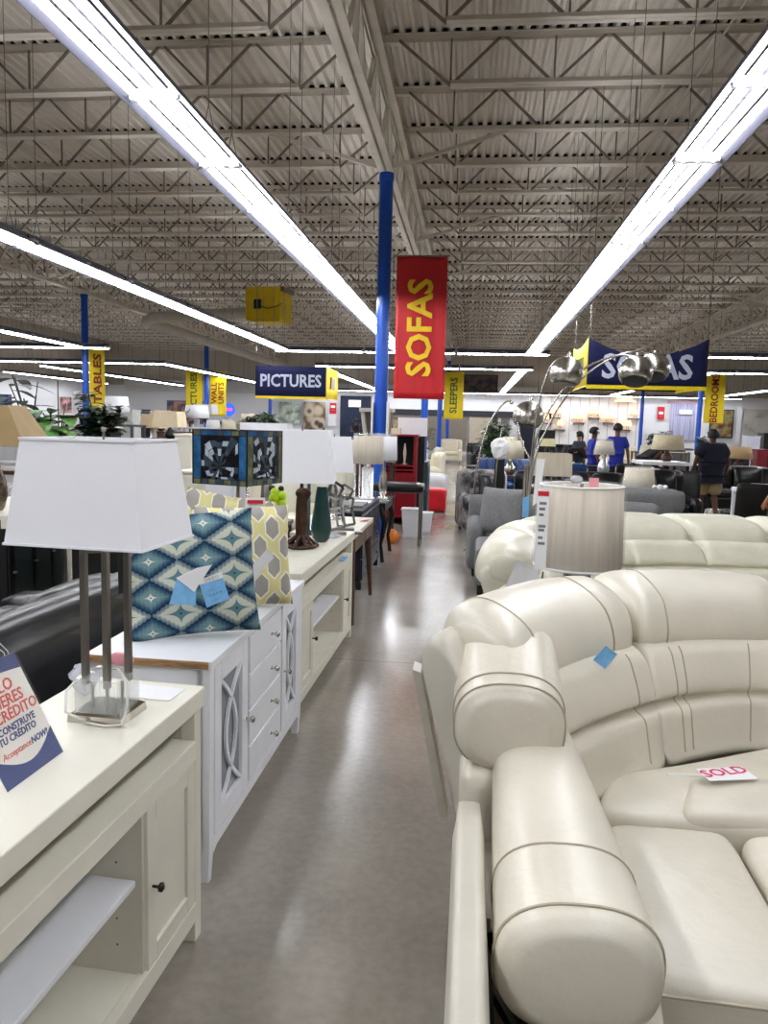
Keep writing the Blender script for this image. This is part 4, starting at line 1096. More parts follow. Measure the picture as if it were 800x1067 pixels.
def sofa(label, loc, rz, W, m, hb=.88, D=.92, seats=3, name='sofa', pillows=None, arms=True, r=.09, group=None, feet=M_black):
    """front faces local -y; origin at centre of the base"""
    t = thing(name, label, 'sofa' if W > 1.2 else 'armchair', loc, rz, group); aw = .20 if arms else .0; iw = W-2*aw
    q = MB(); q.soft((0, 0, .24), (W-.04, D-.06, .26), .04); q.build('seat_base', m, t)
    for i in range(seats):
        x = -iw/2+iw*(i+.5)/seats
        q = MB(); q.soft((x, -.08, .44), (iw/seats-.008, D-.22, .17), .06, (0, .01, .02)); q.build('seat_cushion', m, t)
        q = MB(); q.soft((x, D/2-.26, .66+(hb-.88)*.5), (iw/seats-.008, .22, .42+(hb-.88)), r, (0, .03, .02), R=Rx(-.14)); q.build('back_cushion', m, t)
    q = MB(); q.soft((0, D/2-.11, .22+hb*.38), (W-.03, .20, hb*.80), .08, (0, 0, .01)); q.build('backrest', m, t)
    if arms:
        for s in (-1, 1):
            q = MB(); q.soft((s*(W/2-aw/2), -.02, .35), (aw, D-.06, .54), .08, (0, .01, .02)); q.build('armrest', m, t)
    for sx in (-1, 1):
        for sy in (-1, 1): MB().frustum((sx*(W/2-.1), sy*(D/2-.1), 0), (.04, .04), (.06, .06), .12).build('leg', feet, t)
    return t
def cushion(label, loc, rz, lean, s, m, th=.16):
    t = thing('throw_pillow', label, 'pillow', loc, rz); t.rotation_euler = (lean, 0, rz); pillow_mesh(s, s, th, m).build('pillow_body', m, t); return t
def leaf(mb, base, d, L, w_, droop=.3, n=6, fold=.15):
    d = Vector(d).normalized(); side = d.cross(Vector((0, 0, 1)))
    if side.length < .1: side = Vector((1, 0, 0))
    side.normalize(); upv = side.cross(d).normalized(); vs = []
    for i in range(n+1):
        t = i/n; wd = w_*math.sin(PI*min(1, t*.97+.03))**.8/2
        c = Vector(base)+d*L*t-Vector((0, 0, 1))*droop*L*t*t
        vs += [c-side*wd+upv*fold*wd, c, c+side*wd+upv*fold*wd]
    f = []
    for i in range(n):
        for k in (0, 1): a = i*3+k; f.append((a, a+1, a+4, a+3))
    mb.add(vs, f, 0, True)
def plant(label, loc, H, R, m, nl=60, L=.12, w_=.05, pot=None, seed=1, name='potted_plant', pot_m=None, droop=.3, stems=7, z_lo=.35):
    rnd = random.Random(seed); t = thing(name, label, 'plant', loc); ph = H*.28 if pot is None else pot
    if ph: MB().lathe([(ph*.32, 0), (ph*.45, ph*.95), (ph*.48, ph), (ph*.40, ph*.97), (ph*.38, ph*.9)], n=18).build('pot', pot_m or M_silver, t)
    s = MB(); lv = MB(); tips = []
    for i in range(stems):
        a = rnd.random()*2*PI; r_ = R*(.2+.6*rnd.random()); h_ = H*(z_lo+(1-z_lo)*rnd.random())*.92
        p = (r_*math.cos(a), r_*math.sin(a), h_); s.tube([(0, 0, ph*.9), (p[0]*.4, p[1]*.4, ph+(h_-ph)*.5), p], .006, 5); tips.append(p)
    s.build('stem', M_leafd, t)
    for i in range(nl):
        p = Vector(rnd.choice(tips)); k = rnd.random(); b0 = Vector((p.x*(.5+.5*k), p.y*(.5+.5*k), ph+(p.z-ph)*(.35+.65*k)))
        a = rnd.random()*2*PI; leaf(lv, b0, (math.cos(a), math.sin(a), .5*rnd.random()), L*(.7+.6*rnd.random()), w_*(.8+.4*rnd.random()), droop*(.5+rnd.random()))
    lv.build('foliage', m, t); return t

# ================================================================== tops of the left row
# stained glass lamp
SG = thing('stained_glass_lamp', 'stained glass table lamp with square blue and black shard patterned shade', 'lamp', (-1.17, 3.80, .86), math.radians(-17))
Mg = [mat('glass_lead', '101012', .3), mat('glass_blue', '2f6290', .12, var=.25, scale=20), mat('glass_dark', '1a1a20', .1, var=.3, scale=20), mat('glass_pale', 'b5c0cc', .12, var=.15, scale=20), mat('glass_olive', '6f7454', .15, var=.3, scale=20), mat('glass_slate', '42505c', .12, var=.3, scale=20)]
s = MB(); hw, z0, z1 = .158, .54, .81
rnd = random.Random(4)
for f in range(4):
    R = Rz(f*PI/2)
    def P(u, z, k=0): return R @ Vector((u, -hw-k, z))
    def quad(u0, a0, u1, a1, mi, k=.002): s.add([P(u0, a0, k), P(u1, a0, k), P(u1, a1, k), P(u0, a1, k)], [(0, 1, 2, 3)], mi)
    s.add([P(-hw, z0), P(hw, z0), P(hw, z1), P(-hw, z1)], [(0, 1, 2, 3)], 0)
    quad(-hw+.004, z0+.03, -hw+.045, z1-.03, 1 if f == 0 else 4); quad(hw-.045 if f == 0 else hw-.03, z0+.03, hw-.004, z1-.03, 1 if f == 0 else 4)
    n = 7
    for i in range(n):
        a, c_ = -hw+2*hw*i/n+.003, -hw+2*hw*(i+1)/n-.003
        quad(a, z1-.026, c_, z1-.004, [4, 1, 1, 5, 1, 4, 5][(i+f) % 7]); quad(a, z0+.004, c_, z0+.026, [4, 5, 4, 5][i % 4])
    cu, cz = 0, z0+.09
    for i in range(22):
        a0, a1 = 2*PI*i/22+.01, 2*PI*(i+1)/22-.01
        def hit(a):
            dx, dz = math.cos(a), math.sin(a); L = 9
            if dx > 1e-6: L = min(L, (hw-.05-cu)/dx)
            if dx < -1e-6: L = min(L, (-hw+.05-cu)/dx)
            if dz > 1e-6: L = min(L, (z1-.03-cz)/dz)
            if dz < -1e-6: L = min(L, (z0+.03-cz)/dz)
            return L
        L0, L1 = hit(a0), hit(a1); cuts = [.06, .3+.15*rnd.random(), .55+.12*rnd.random(), .78+.08*rnd.random(), 1]
        for j in range(4):
            r0, r1 = cuts[j]+.012, cuts[j+1]-.012; mi = rnd.choice([2, 2, 5, 3, 2, 5, 3]) if j else rnd.choice([2, 5])
            q = [P(cu+math.cos(a)*L*r_, cz+math.sin(a)*L*r_, .003) for a, L, r_ in ((a0, L0, r0), (a1, L1, r0), (a1, L1, r1), (a0, L0, r1))]
            s.add(q, [(0, 1, 2, 3)], mi)
s.build('lamp_shade', Mg, SG)
for x, y in ((-1, -1), (1, -1), (1, 1), (-1, 1)): MB().bar((x*hw, y*hw, z0), (x*hw, y*hw, z1), .008).build('lead_edge', Mg[0], SG)
b = MB(); b.box(-.08, -.05, .03, -.045, .05, .42); b.box(.045, -.05, .03, .08, .05, .42); b.box(-.09, -.06, .40, .09, .06, .43); b.box(-.11, -.08, 0, .11, .08, .03); b.tube([(0, 0, .43), (0, 0, .84)], .008, 8)
b.build('lamp_base', mat('whitewashed_wood', '9b8c76', .6, var=.2, scale=20), SG)
# bronze tree-root lamp with white square shade
BL = lamp('bronze gnarled tree-trunk table lamp with a white tapered shade on the second cream stand', (-1.13, 5.12, .86), (.46, .80, .225, .18, 4), 'none', M_shade, M_bronze, rz=math.radians(8))
b = MB(); rnd = random.Random(9)
b.tube([(0, 0, .03), (.01, 0, .15), (-.005, .005, .30), (.01, 0, .36)], [.035, .032, .034, .045], 10)
b.tube([(.012, -.01, .03), (.03, -.005, .18), (.02, 0, .34)], [.018, .015, .02], 8); b.tube([(-.02, -.015, .03), (-.028, -.01, .2), (-.02, 0, .34)], [.016, .014, .018], 8)
b.ball((.01, 0, .375), .05, 12, 8, sc=(1.1, 1, .8)); b.tube([(.0, 0, .40), (0, 0, .50)], .012, 8)
for i in range(9):
    a = i*.7+rnd.random()*.3; r_ = .10+.05*rnd.random()
    b.tube([(0, 0, .10), (.05*math.cos(a), .05*math.sin(a), .07), (r_*math.cos(a), r_*math.sin(a), .012)], [.014, .011, .010], 6)
b.tube([(.10*math.cos(k*PI/6), .10*math.sin(k*PI/6), .014) for k in range(13)], .013, 6)
b.build('trunk', M_bronze, BL)
lamp('white shade lamp with dark teal bottle base behind the bronze lamp', (-1.22, 5.78, .86), (.50, .80, .20, .17, 4), 'none', M_shade, M_teal, rz=.2)
b = MB(); b.lathe([(.04, 0), (.065, .03), (.075, .10), (.06, .22), (.045, .34), (.035, .40)], n=20); tb = tag(b.build('glass_vase', M_teal, None, loc=(-1.05, 5.42, .86)), 'dark teal glass bottle vase behind the bronze lamp', 'vase')
# lime figurine, candle sticks, card
M_lime = mat('lime_glaze', 'b5d80a', .3, var=.1)
b = MB(); rnd = random.Random(2)
for i in range(14): b.ball((.028*math.cos(i*2.1), .02*math.sin(i*2.1), .02+i*.016), .044-.0012*i, 8, 6)
tag(b.build('lime_figurine', M_lime, None, loc=(-1.05, 4.22, .86)).copy() if False else b.build('lime_figurine', M_lime, None, loc=(-1.10, 4.32, 1.08)), 'bright lime green knobbly ceramic figurine beside stained glass lamp', 'figurine')
tag(MB().lathe([(.07, 0), (.06, .02), (.02, .04), (.02, .18), (.05, .21), (.05, .22)], n=16).build('figurine_stand', M_bronze, None, loc=(-1.10, 4.32, .86)), 'dark turned stand carrying the lime green figurine', 'stand')
t = thing('candle_holder', 'dark metal candle holder with two round knobs right of the lime figurine', 'candle holder', (-1.22, 4.80, .86))
MB().tube([(0, 0, 0), (0, 0, .40)], .008, 6).lathe([(.05, 0), (.04, .015), (.01, .02)], n=12).build('stem', M_black, t)
MB().ball((-.035, 0, .43), .022, 10, 8).ball((.025, 0, .43), .02, 10, 8).build('knob', M_black, t); MB().lathe([(.012, .18), (.03, .24), (.034, .28), (.03, .29)], n=12).build('cup', M_shade_c, t)
o, c, N = card('price_card', 'white sign card with a red header standing between the pillows and the stained glass lamp', 'sign', [(-1.08, 3.62, 1.20), (-.99, 3.65, 1.20), (-.99, 3.66, 1.345), (-1.08, 3.63, 1.345)], M_paper)
MB().box(-.038, -.012, .045, .038, -.004, .062).build('red_header', M_red, o).rotation_euler.z = .3
MB().box(-.003, 0, -.41, .003, .004, 0).build('card_stem', M_nickel, o)
o, c, N = card('price_sheet', 'tall white price sheet hanging between hexagon pillow and bronze lamp', 'sign', [(-1.19, 4.62, .89), (-1.12, 4.66, .89), (-1.12, 4.68, 1.16), (-1.19, 4.64, 1.19)], M_paper)
# abstract metal sculptures
M_sil = mat('chrome_sculpture', 'aeb2b8', .12, 1, var=.1)
def sculpt(label, loc, rz, s=1):
    t = thing('metal_sculpture', label, 'sculpture', loc, rz)
    for i, (w_, z) in enumerate(((.09, .10), (.075, .20), (.06, .29))):
        q = MB(); R = Ry(math.radians(35+20*i)); e = w_*s
        for a in range(4):
            p0 = R @ Vector((e*math.cos(a*PI/2), 0, e*math.sin(a*PI/2))); p1 = R @ Vector((e*math.cos((a+1)*PI/2), 0, e*math.sin((a+1)*PI/2)))
            q.bar(p0+Vector((0, 0, z*s)), p1+Vector((0, 0, z*s)), .018*s)
        q.build('ring', M_sil, t)
    MB().box(-.07*s, -.04*s, 0, .07*s, .04*s, .02*s).build('base', M_nickel, t)
sculpt('chrome open-square sculpture on the far end of the cream stand', (-1.02, 5.78, .86), .6, 1.2); sculpt('second chrome open-square sculpture on the wooden desk', (-1.06, 6.55, .79), .2, 1.15)
tag(MB().box(-.10, -.03, 0, .10, .03, .02).build('metal_bar', M_nickel, None, loc=(-.98, 6.35, .79), rz=.15), 'flat grey metal bar lying on the desk end', 'bar')
crumple('plastic_wrap', 'crumpled clear wrap on the second cream stand', 'wrap', (-1.0, 5.62, .862), (.06, .03, .02), M_bag, 5, .6, .3)
o, c, N = card('blue_tag', 'light blue tag on the upper shelf of the second cream stand', 'tag', [(-.94, 5.55, .70), (-.90, 5.55, .70), (-.90, 5.75, .70), (-.94, 5.75, .70)], M_bluetag, .002)

# wooden desk with splayed legs
t = thing('writing_desk', 'walnut writing desk with white top and splayed leg', 'desk', (-1.22, 6.95, 0))
MB().box(-.28, -.62, .75, .28, .62, .785).build('desk_top', mat('pale_top', 'd9d4c8', .5), t, bevel=.004)
for y0, y1 in ((-.60, -.01), (.01, .60)):
    d = MB().box(-.26, y0, .63, .285, y1, .75).build('drawer', M_woodm, t, bevel=.004)
for sx in (-1, 1):
    for sy in (-1, 1): MB().tube([(sx*.24, sy*.52, .64), (sx*.27, sy*.60, 0)], [.035, .018], 6).build('leg', M_wood, t)
t = thing('stationery_tray', 'flat grey display book lying on the navy dresser', 'book', (-1.27, 8.2, .83)); MB().box(-.16, -.22, 0, .16, .22, .025).build('cover', M_grey, t)
M_nvy = mat('navy_lacquer', '070d24', .35, var=.05)
cabinet('long navy dresser with drawers beyond the walnut desk', -1.56, 7.74, -1.07, 9.22, .83, M_nvy, 'x', 3, 3, 'dresser', 'dresser')
o, c, N = card('paper_sheet', 'white sheet on the navy dresser in front of the patterned lamp', 'paper', [(-1.3, 8.5, .832), (-1.1, 8.5, .832), (-1.1, 8.8, .832), (-1.3, 8.8, .832)], M_paper, .0008)
o, c, N = card('red_tag', 'small red tag on the walnut desk', 'tag', [(-1.02, 7.2, .79), (-.96, 7.25, .79), (-.93, 7.35, .80), (-.99, 7.32, .79)], M_red, .001)
# hobnail lamp
m, nt, b_ = newmat('hobnail'); _, (X, Y, Z) = coords(nt)
v = nt.nodes.new('ShaderNodeTexVoronoi'); v.inputs['Scale'].default_value = 48; nt.links.new(coords(nt)[0], v.inputs[0])
c = ramp(nt, v.outputs['Distance'], [(.2, 'c4c8ca'), (.45, 'f6f6f6')]); nt.links.new(c, b_.inputs['Base Color']); b_.inputs['Roughness'].default_value = .2
lamp('white hobnail cylinder lamp with tan plastic-wrapped drum shade', (-1.20, 9.02, .83), (.42, .74, .18, .17, 24), 'cylinder', M_shade_t, m, wrap=True)
lamp('lamp with white shade left of the tan wrapped shade', (-1.30, 7.3, .785), (.47, .80, .19, .16, 4), 'glass', M_shade, rz=.15)
lamp('lamp with plastic-wrapped white drum shade in front of the blue column', (-1.10, 9.8, .76), (.50, .80, .17, .16, 20), 'glass', M_shade, wrap=True)
lamp('lamp with tall white shade behind the big tapered white shade', (-1.72, 6.4, .86), (.52, .84, .22, .19, 4), 'glass', M_shade, rz=.1)
simple_table('low side table holding the rearmost white-shaded lamp', -1.97, 6.15, -1.54, 6.65, .86, M_wood, name='side_table')
# white chairs behind
sofa('white leather recliner behind the navy dresser and patterned lamp', (-2.0, 11.1, 0), .5, .95, M_ivory, hb=1.08, seats=1)
sofa('second white leather recliner left of the one behind the patterned lamp', (-2.3, 9.75, 0), .5, .95, M_ivory, hb=1.05, seats=1)
# glass table with black cabriole legs
t = thing('console_table', 'glass-top console table with curved black cabriole legs', 'table', (-1.35, 9.85, 0))
MB().box(-.36, -.5, .745, .36, .5, .76).build('glass_top', mat('smoked_glass', '6a7478', .05, var=0, alpha=.6, spec=1), t); MB().box(-.33, -.46, .64, .33, .46, .745).build('apron', M_black, t)
for sx in (-1, 1):
    for sy in (-1, 1): MB().tube([(sx*.28, sy*.42, .68), (sx*.33, sy*.46, .50), (sx*.28, sy*.42, .22), (sx*.31, sy*.45, .0)], [.045, .04, .022, .026], 8).build('leg', M_black, t)
# black bench-height table with metal legs
t = thing('counter_table', 'black tufted bench top on thin metal legs past the glass table', 'table', (-1.0, 11.0, 0))
q = MB(); q.soft((0, 0, .82), (.72, .55, .12), .04, (0, 0, .015)); q.build('padded_top', M_blackl, t)
for sx in (-1, 1):
    f = MB(); f.bar((sx*.32, -.24, .76), (sx*.32, -.24, .02), .03); f.bar((sx*.32, .24, .76), (sx*.32, .24, .02), .03); f.bar((sx*.32, -.24, .02), (sx*.32, .24, .02), .03); f.build('leg_frame', M_nickel, t)
tag(MB().lathe([(.06, 0), (.10, .05), (.11, .12), (.06, .18), (.03, .2)], n=14).build('pumpkin', mat('orange_glaze', 'e07a1a', .4), None, loc=(-1.08, 11.0, 0)), 'small orange pumpkin on the floor below the black bench top', 'ornament')
for i, (x, y, h_) in enumerate(((-.86, 11.75, .42), (-.72, 12.35, .30))):
    q = MB(); q.frustum((0, 0, 0), (.24, .2), (.3, .26), h_); q.box(-.16, -.14, h_, .16, .14, h_+.02); tag(q.build('white_bin', M_white, None, loc=(x, y, 0)), ['taller white bin in front of the red hutch', 'shorter white bin beside the red hutch base'][i], 'bin')
# red hutch
t = thing('red_hutch', 'tall red bookcase hutch with black interior standing on left of the aisle', 'bookcase', (-1.30, 13.3, 0))
M_redl = mat('red_lacquer', '8a0e18', .3, var=.06)
W, H, D = .39, 1.52, .22
q = MB(); q.box(-W, -D, 0, -W+.05, D, H); q.build('side_panel', M_redl, t); q = MB(); q.box(W-.05, -D, 0, W, D, H); q.build('side_panel', M_redl, t)
MB().box(-W-.02, -D-.02, H, W+.02, D, H+.03).build('top', M_redl, t, bevel=.004); MB().box(-W, D-.02, 0, W, D, H).build('back_panel', mat('black_interior', '0c1018', .6), t)
for z in (1.0, .93, .12): MB().box(-W+.05, -D, z, W-.05, D-.02, z+.03).build('shelf', M_redl, t)
MB().box(-W+.05, -D+.01, .15, W-.05, -D+.04, .90).build('door', M_redl, t)
tag(MB().frustum((0, 0, 0), (.4, .26), (.38, .25), .10).build('storage_box', M_shade_c, None, loc=(-1.40, 13.3, 1.55)), 'low cream box on top of the red hutch', 'box')
tag(MB().box(-.26, -.02, 0, .26, .02, .32).build('white_board', M_white, None, loc=(-1.03, 13.62, 1.52)), 'white rectangular panel standing behind top of the red hutch', 'board')
tag(MB().lathe([(.05, 0), (.05, .01), (.015, .03), (.03, .2), (.01, .36)], n=10).build('antler_ornament', M_shade_c, None, loc=(-1.12, 13.2, 1.035)), 'slim pale ornament on the upper shelf of the red hutch', 'ornament')
struct(MB().box(-1.62, 13.55, 0, -.8, 13.7, 1.52).build('display_riser', M_black))
# tapered lantern
t = thing('floor_lantern', 'tapered whitewashed frame lantern standing behind the white shades', 'lantern', (-1.50, 12.3, 1.12))
ww = mat('whitewash', 'c9c1ae', .6, var=.1)
for sx in (-1, 1):
    for sy in (-1, 1): MB().bar((sx*.13, sy*.13, .1), (sx*.21, sy*.21, .78), .055).build('post', ww, t)
MB().box(-.26, -.26, .78, .26, .26, .84).build('cap', ww, t); MB().box(-.17, -.17, 0, .17, .17, .1).build('base', ww, t); MB().frustum((0, 0, .1), (.19, .19), (.35, .35), .68).build('panel', mat('taupe_panel', '5d564e', .6), t)
simple_table('dark display table carrying the tapered lantern', -1.8, 12.0, -1.2, 12.6, 1.12, M_wood, name='display_table')
# past the hutch on the left of the aisle
sofa('light grey chaise sofa past the red hutch', (-.95, 17.2, 0), -PI/2+PI, .9, mat('pale_grey', 'd3d3d6', .8), seats=1, hb=.8)
t = thing('ottoman', 'bright red cube ottoman on the left of the aisle', 'ottoman', (-.72, 15.4, 0)); q = MB(); q.soft((0, 0, .24), (.55, .55, .44), .05, (0, 0, .01)); q.build('cushion', mat('red_vinyl', 'd01828', .35), t)
for sx in (-1, 1):
    for sy in (-1, 1): MB().box(sx*.22-.02, sy*.22-.02, 0, sx*.22+.02, sy*.22+.02, .03).build('foot', M_black, t)
sofa('cream recliner further down the left side of the aisle', (-1.1, 20.5, 0), PI/2+PI, 1.0, M_shade_c, seats=1, hb=1.0); 
sofa('ivory armchair beyond the cream recliner', (-1.25, 23.8, 0), PI/2+PI, 1.0, M_ivory, seats=1, hb=1.05)
cabinet('dark narrow cabinet right behind the red hutch', -1.15, 13.9, -.75, 14.6, 1.05, mat('teal_cab', '3a5458', .4), 'x', 1, 2)
sofa('black recliner at the far end of the aisle', (.55, 33, 0), .3, 1.3, M_blackl, seats=1, hb=1.0)
plant('leafy green tree plant at the far end left of the aisle', (-1.6, 26, 0), 1.85, .5, M_leaf, 90, .3, .1, .35, 5)
# ================================================================== second sectional (ivory), behind the first
S2 = thing('sectional_sofa', 'glossy ivory leather sectional behind the foreground one, row of headrests along its back', 'sofa', (0, 0, 0))
cr2 = resample(smooth_path([(.20, 4.62, 0), (.25, 5.15, 0), (.38, 5.8, 0), (.68, 6.4, 0), (1.15, 6.75, 0), (1.7, 6.88, 0), (2.4, 6.92, 0), (3.1, 6.92, 0), (3.9, 6.9, 0)]), 80)
ba2 = resample(smooth_path([(.62, 4.7, 0), (.68, 5.15, 0), (.82, 5.6, 0), (1.06, 6.0, 0), (1.35, 6.22, 0), (1.75, 6.34, 0), (2.4, 6.40, 0), (3.1, 6.40, 0), (3.85, 6.38, 0)]), 80)
rl2 = [(x, z-.09) for x, z in roll]; lb2 = [(x, z-.03) for x, z in lumb]
def s_at_x(x):
    return min(range(81), key=lambda i: abs(cr2[i].x-x))/80
cuts = [0, .17, s_at_x(.50), s_at_x(1.0), s_at_x(1.68), s_at_x(2.37), 1.0]
q = MB(); section_sweep(q, ba2, cr2, [(x, z-.09 if z > .3 else z) for x, z in shell], .0, 1.0, 30, .02, .05); q.build('back_shell', M_ivory, S2)
for i in range(6):
    q = MB(); section_sweep(q, ba2, cr2, rl2, cuts[i]+.003, cuts[i+1]-.003, 14, .10, .34, wr=.004); q.build('headrest', M_ivory, S2)
    q = MB(); section_sweep(q, ba2, cr2, lb2, cuts[i]+.003, cuts[i+1]-.003, 14, .09, .20, wr=.004); q.build('back_cushion', M_ivory, S2)
q, r = arm_pad('b', (.34, 5.35), (.36, 4.56), .17, .18, .10, .12, .80, .66, rnd=.06, bow=.03); q.build('armrest', M_ivory, S2)
q = MB(); q.soft((.40, 4.9, .30), (.24, .75, .44), .06); q.build('arm_side', M_ivory, S2)
for (x0, y0, x1, y1) in ((.56, 4.75, 1.25, 5.6), (1.0, 5.5, 1.75, 6.2), (1.76, 5.55, 2.5, 6.35), (2.51, 5.55, 3.2, 6.35), (3.21, 5.55, 3.8, 6.35)):
    q = MB(); q.soft(((x0+x1)/2, (y0+y1)/2, .33), (x1-x0, y1-y0, .32), .07, (0, 0, .02)); q.build('seat_cushion', M_ivory, S2)
for x, y in ((.3, 4.7), (.5, 5.9), (1.5, 6.6), (3.6, 6.6)): MB().box(x-.03, y-.03, 0, x+.03, y+.03, .12).build('leg', M_black, S2)
o, c, N = card('price_tag', 'blue tag hanging on the outer side of the ivory sectional arm', 'tag', [(.155, 4.48, .62), (.20, 4.46, .60), (.205, 4.46, .72), (.165, 4.48, .73)], M_bluetag)
o, c, N = card('price_sheet', 'large white printed price sheet propped against the ivory sectional arm', 'sign', [(.14, 4.30, .60), (.46, 4.30, .66), (.40, 4.38, .93), (.29, 4.38, .97)], M_paper)
for k in range(5): MB().box(-.08+.012*k, -.008+.012*k, -.09+.035*k, .07-.006*k, -.003+.012*k, -.082+.035*k).build('print_line', M_grey, o) if k != 3 else MB().box(-.04, .02, .015, .03, .026, .035).build('print_line', M_red, o)
# tan drum lamp on an end table between the two sectionals
simple_table('dark end table between the two cream sectionals', .36, 4.0, .84, 4.42, .55, M_wood, name='end_table')
TL = thing('table_lamp', 'tan drum shade lamp wrapped in clear plastic with black block base between the sectionals', 'lamp', (.60, 4.2, .55))
m, nt, b_ = newmat('streaky_tan'); _, (X, Y, Z) = coords(nt)
mp = nt.nodes.new('ShaderNodeMapping'); mp.inputs['Scale'].default_value = (26, 26, 1.2); nt.links.new(coords(nt)[0], mp.inputs[0])
n_n = nt.nodes.new('ShaderNodeTexNoise'); n_n.inputs['Scale'].default_value = 1; n_n.inputs['Detail'].default_value = 4; nt.links.new(mp.outputs[0], n_n.inputs[0])
nt.links.new(ramp(nt, n_n.outputs[0], [(.3, 'b9ad98'), (.7, 'd8cdb9')]), b_.inputs['Base Color']); b_.inputs['Roughness'].default_value = .75
M_streak = m
q = MB(); q.lathe([(.232, .435), (.218, .87)], n=40, cap=False); so = q.build('lamp_shade', M_streak, TL, solid=.004)
for z, r_ in ((.435, .234), (.87, .220)): q = MB(); q.tube([(r_*math.cos(k*PI/20), r_*math.sin(k*PI/20), z) for k in range(41)], .005, 6); q.build('shade_trim', M_shade, so)
MB().box(-.065, -.065, .02, .065, .065, .42).build('lamp_base', M_black, TL, bevel=.004); MB().box(-.09, -.09, 0, .09, .09, .02).build('base_plate', M_black, TL)
q = MB(); q.tube([(0, 0, .42), (0, 0, .86)], .008, 8); q.tube([(-.2, 0, .85), (.2, 0, .85)], .003, 6); q.tube([(0, -.2, .85), (0, .2, .85)], .003, 6); q.ball((0, 0, .87), .012, 8, 6); q.build('harp', M_nickel, TL)
rnd = random.Random(8); q = MB(); n = 36; rr = []
for (r_, z) in ((.215, .43), (.240, .425), (.242, .55), (.236, .72), (.230, .87), (.226, .885)):
    rr.append([((r_+.006*rnd.random())*math.cos(2*PI*j/n), (r_+.006*rnd.random())*math.sin(2*PI*j/n), z+.008*(rnd.random()-.5)) for j in range(n)])
q.loft(rr, 0, False, False); q.build('plastic_wrap', M_film, TL)
MB().ball((-.03, .0, .90), .035, 9, 6, sc=(1, .7, .7)).build('wrap_knot', M_bag, TL); MB().box(.03, -.05, .865, .08, -.045, .915).build('pink_label', M_pink, TL)
MB().tube([(-.19, -.10, .41), (-.205, -.11, .30), (-.19, -.10, .12), (-.15, -.05, .03)], .004, 6).build('power_cord', M_nickel, TL)
ps = thing('price_strip', 'tall narrow white price strip with a red top hanging left of the tan drum shade', 'sign', (.385, 4.03, .985), math.radians(-8))
MB().box(-.03, -.001, 0, .03, .001, .42).build('strip_card', M_paper, ps); MB().box(-.028, -.003, .385, .028, -.001, .41).build('red_header', M_red, ps)
for k, z in enumerate((.34, .31, .28, .22, .20, .16, .13)): MB().box(-.018, -.003, z, .018-.006*(k % 3), -.001, z+.014).build('print_line', M_grey, ps)

# ================================================================== grey sectional with its own pillows
G = sofa('grey linen sofa beyond the ivory sectional, its left arm towards the aisle', (1.24, 9.2, 0), 0, 2.5, M_grey, hb=.86, seats=3, D=1.0)
G2 = MB(); G2.soft((.24, 8.35, .40), (.42, .9, .17), .06, (0, 0, .015)); 
t = thing('chaise', 'grey linen chaise block at the aisle end of the grey sofa', 'chaise', (.30, 8.2, 0)); q = MB(); q.soft((0, 0, .40), (.42, .85, .20), .06, (0, 0, .02)); q.build('seat_cushion', M_grey, t); q = MB(); q.soft((0, 0, .20), (.42, .85, .22), .05); q.build('seat_base', M_grey, t)
for sx in (-1, 1):
    for sy in (-1, 1): MB().box(sx*.15-.03, sy*.36-.03, 0, sx*.15+.03, sy*.36+.03, .1).build('foot', M_black, t)
cushion('large grey linen pillow leaning at the left end of the grey sofa', (.36, 8.75, .50), math.radians(-25), math.radians(-16), .56, M_grey, .24)
t = thing('bolster_cushion', 'long light grey bolster along the top of the grey sofa, right half', 'pillow', (1.98, 9.62, .74)); q = MB(); q.soft((0, 0, .13), (1.25, .2, .30), .09, (0, .02, .01)); q.build('pillow_body', M_grey, t)
tag(MB().ball((0, 0, .02), .04, 8, 6).ball((.06, 0, .02), .035, 8, 6).ball((-.06, .01, .02), .03, 8, 6).build('tissue', M_paper, None, loc=(2.3, 9.6, 1.02)), 'small white crumpled tissue on top of the grey bolster', 'tissue')

# ================================================================== arc floor lamp with brushed globes
AL = thing('arc_lamp', 'tall brushed nickel arc floor lamp with globe shades rising behind the ivory sectional', 'floor lamp', (.56, 7.75, 0))
MB().lathe([(.20, 0), (.20, .03), (.05, .04)], n=28).build('base', M_chrome, AL)
def rel(a, b_, y): return aty(a, b_, y)-Vector((.56, 7.75, 0))
M_brush = mat('brushed_globe', 'c2bdb5', .27, 1, var=.25, scale=3, stretch=(6, 6, .3)); M_dark = mat('dark_bulb', '2c302e', .3)
arms = [((590, 389), 7.5, [(556, 455), (561, 425), (566, 402), (574, 382), (583, 374), (589, 377)]),
        ((662, 388), 7.5, [(556, 470), (566, 440), (582, 412), (605, 387), (630, 374), (650, 370), (661, 374)]),
        ((681, 384), 8.0, [(557, 480), (570, 446), (588, 416), (612, 389), (640, 372), (665, 366), (681, 369)]),
        ((550, 434), 8.0, [(553, 490), (545, 465), (540, 445), (541, 428), (546, 420)])]
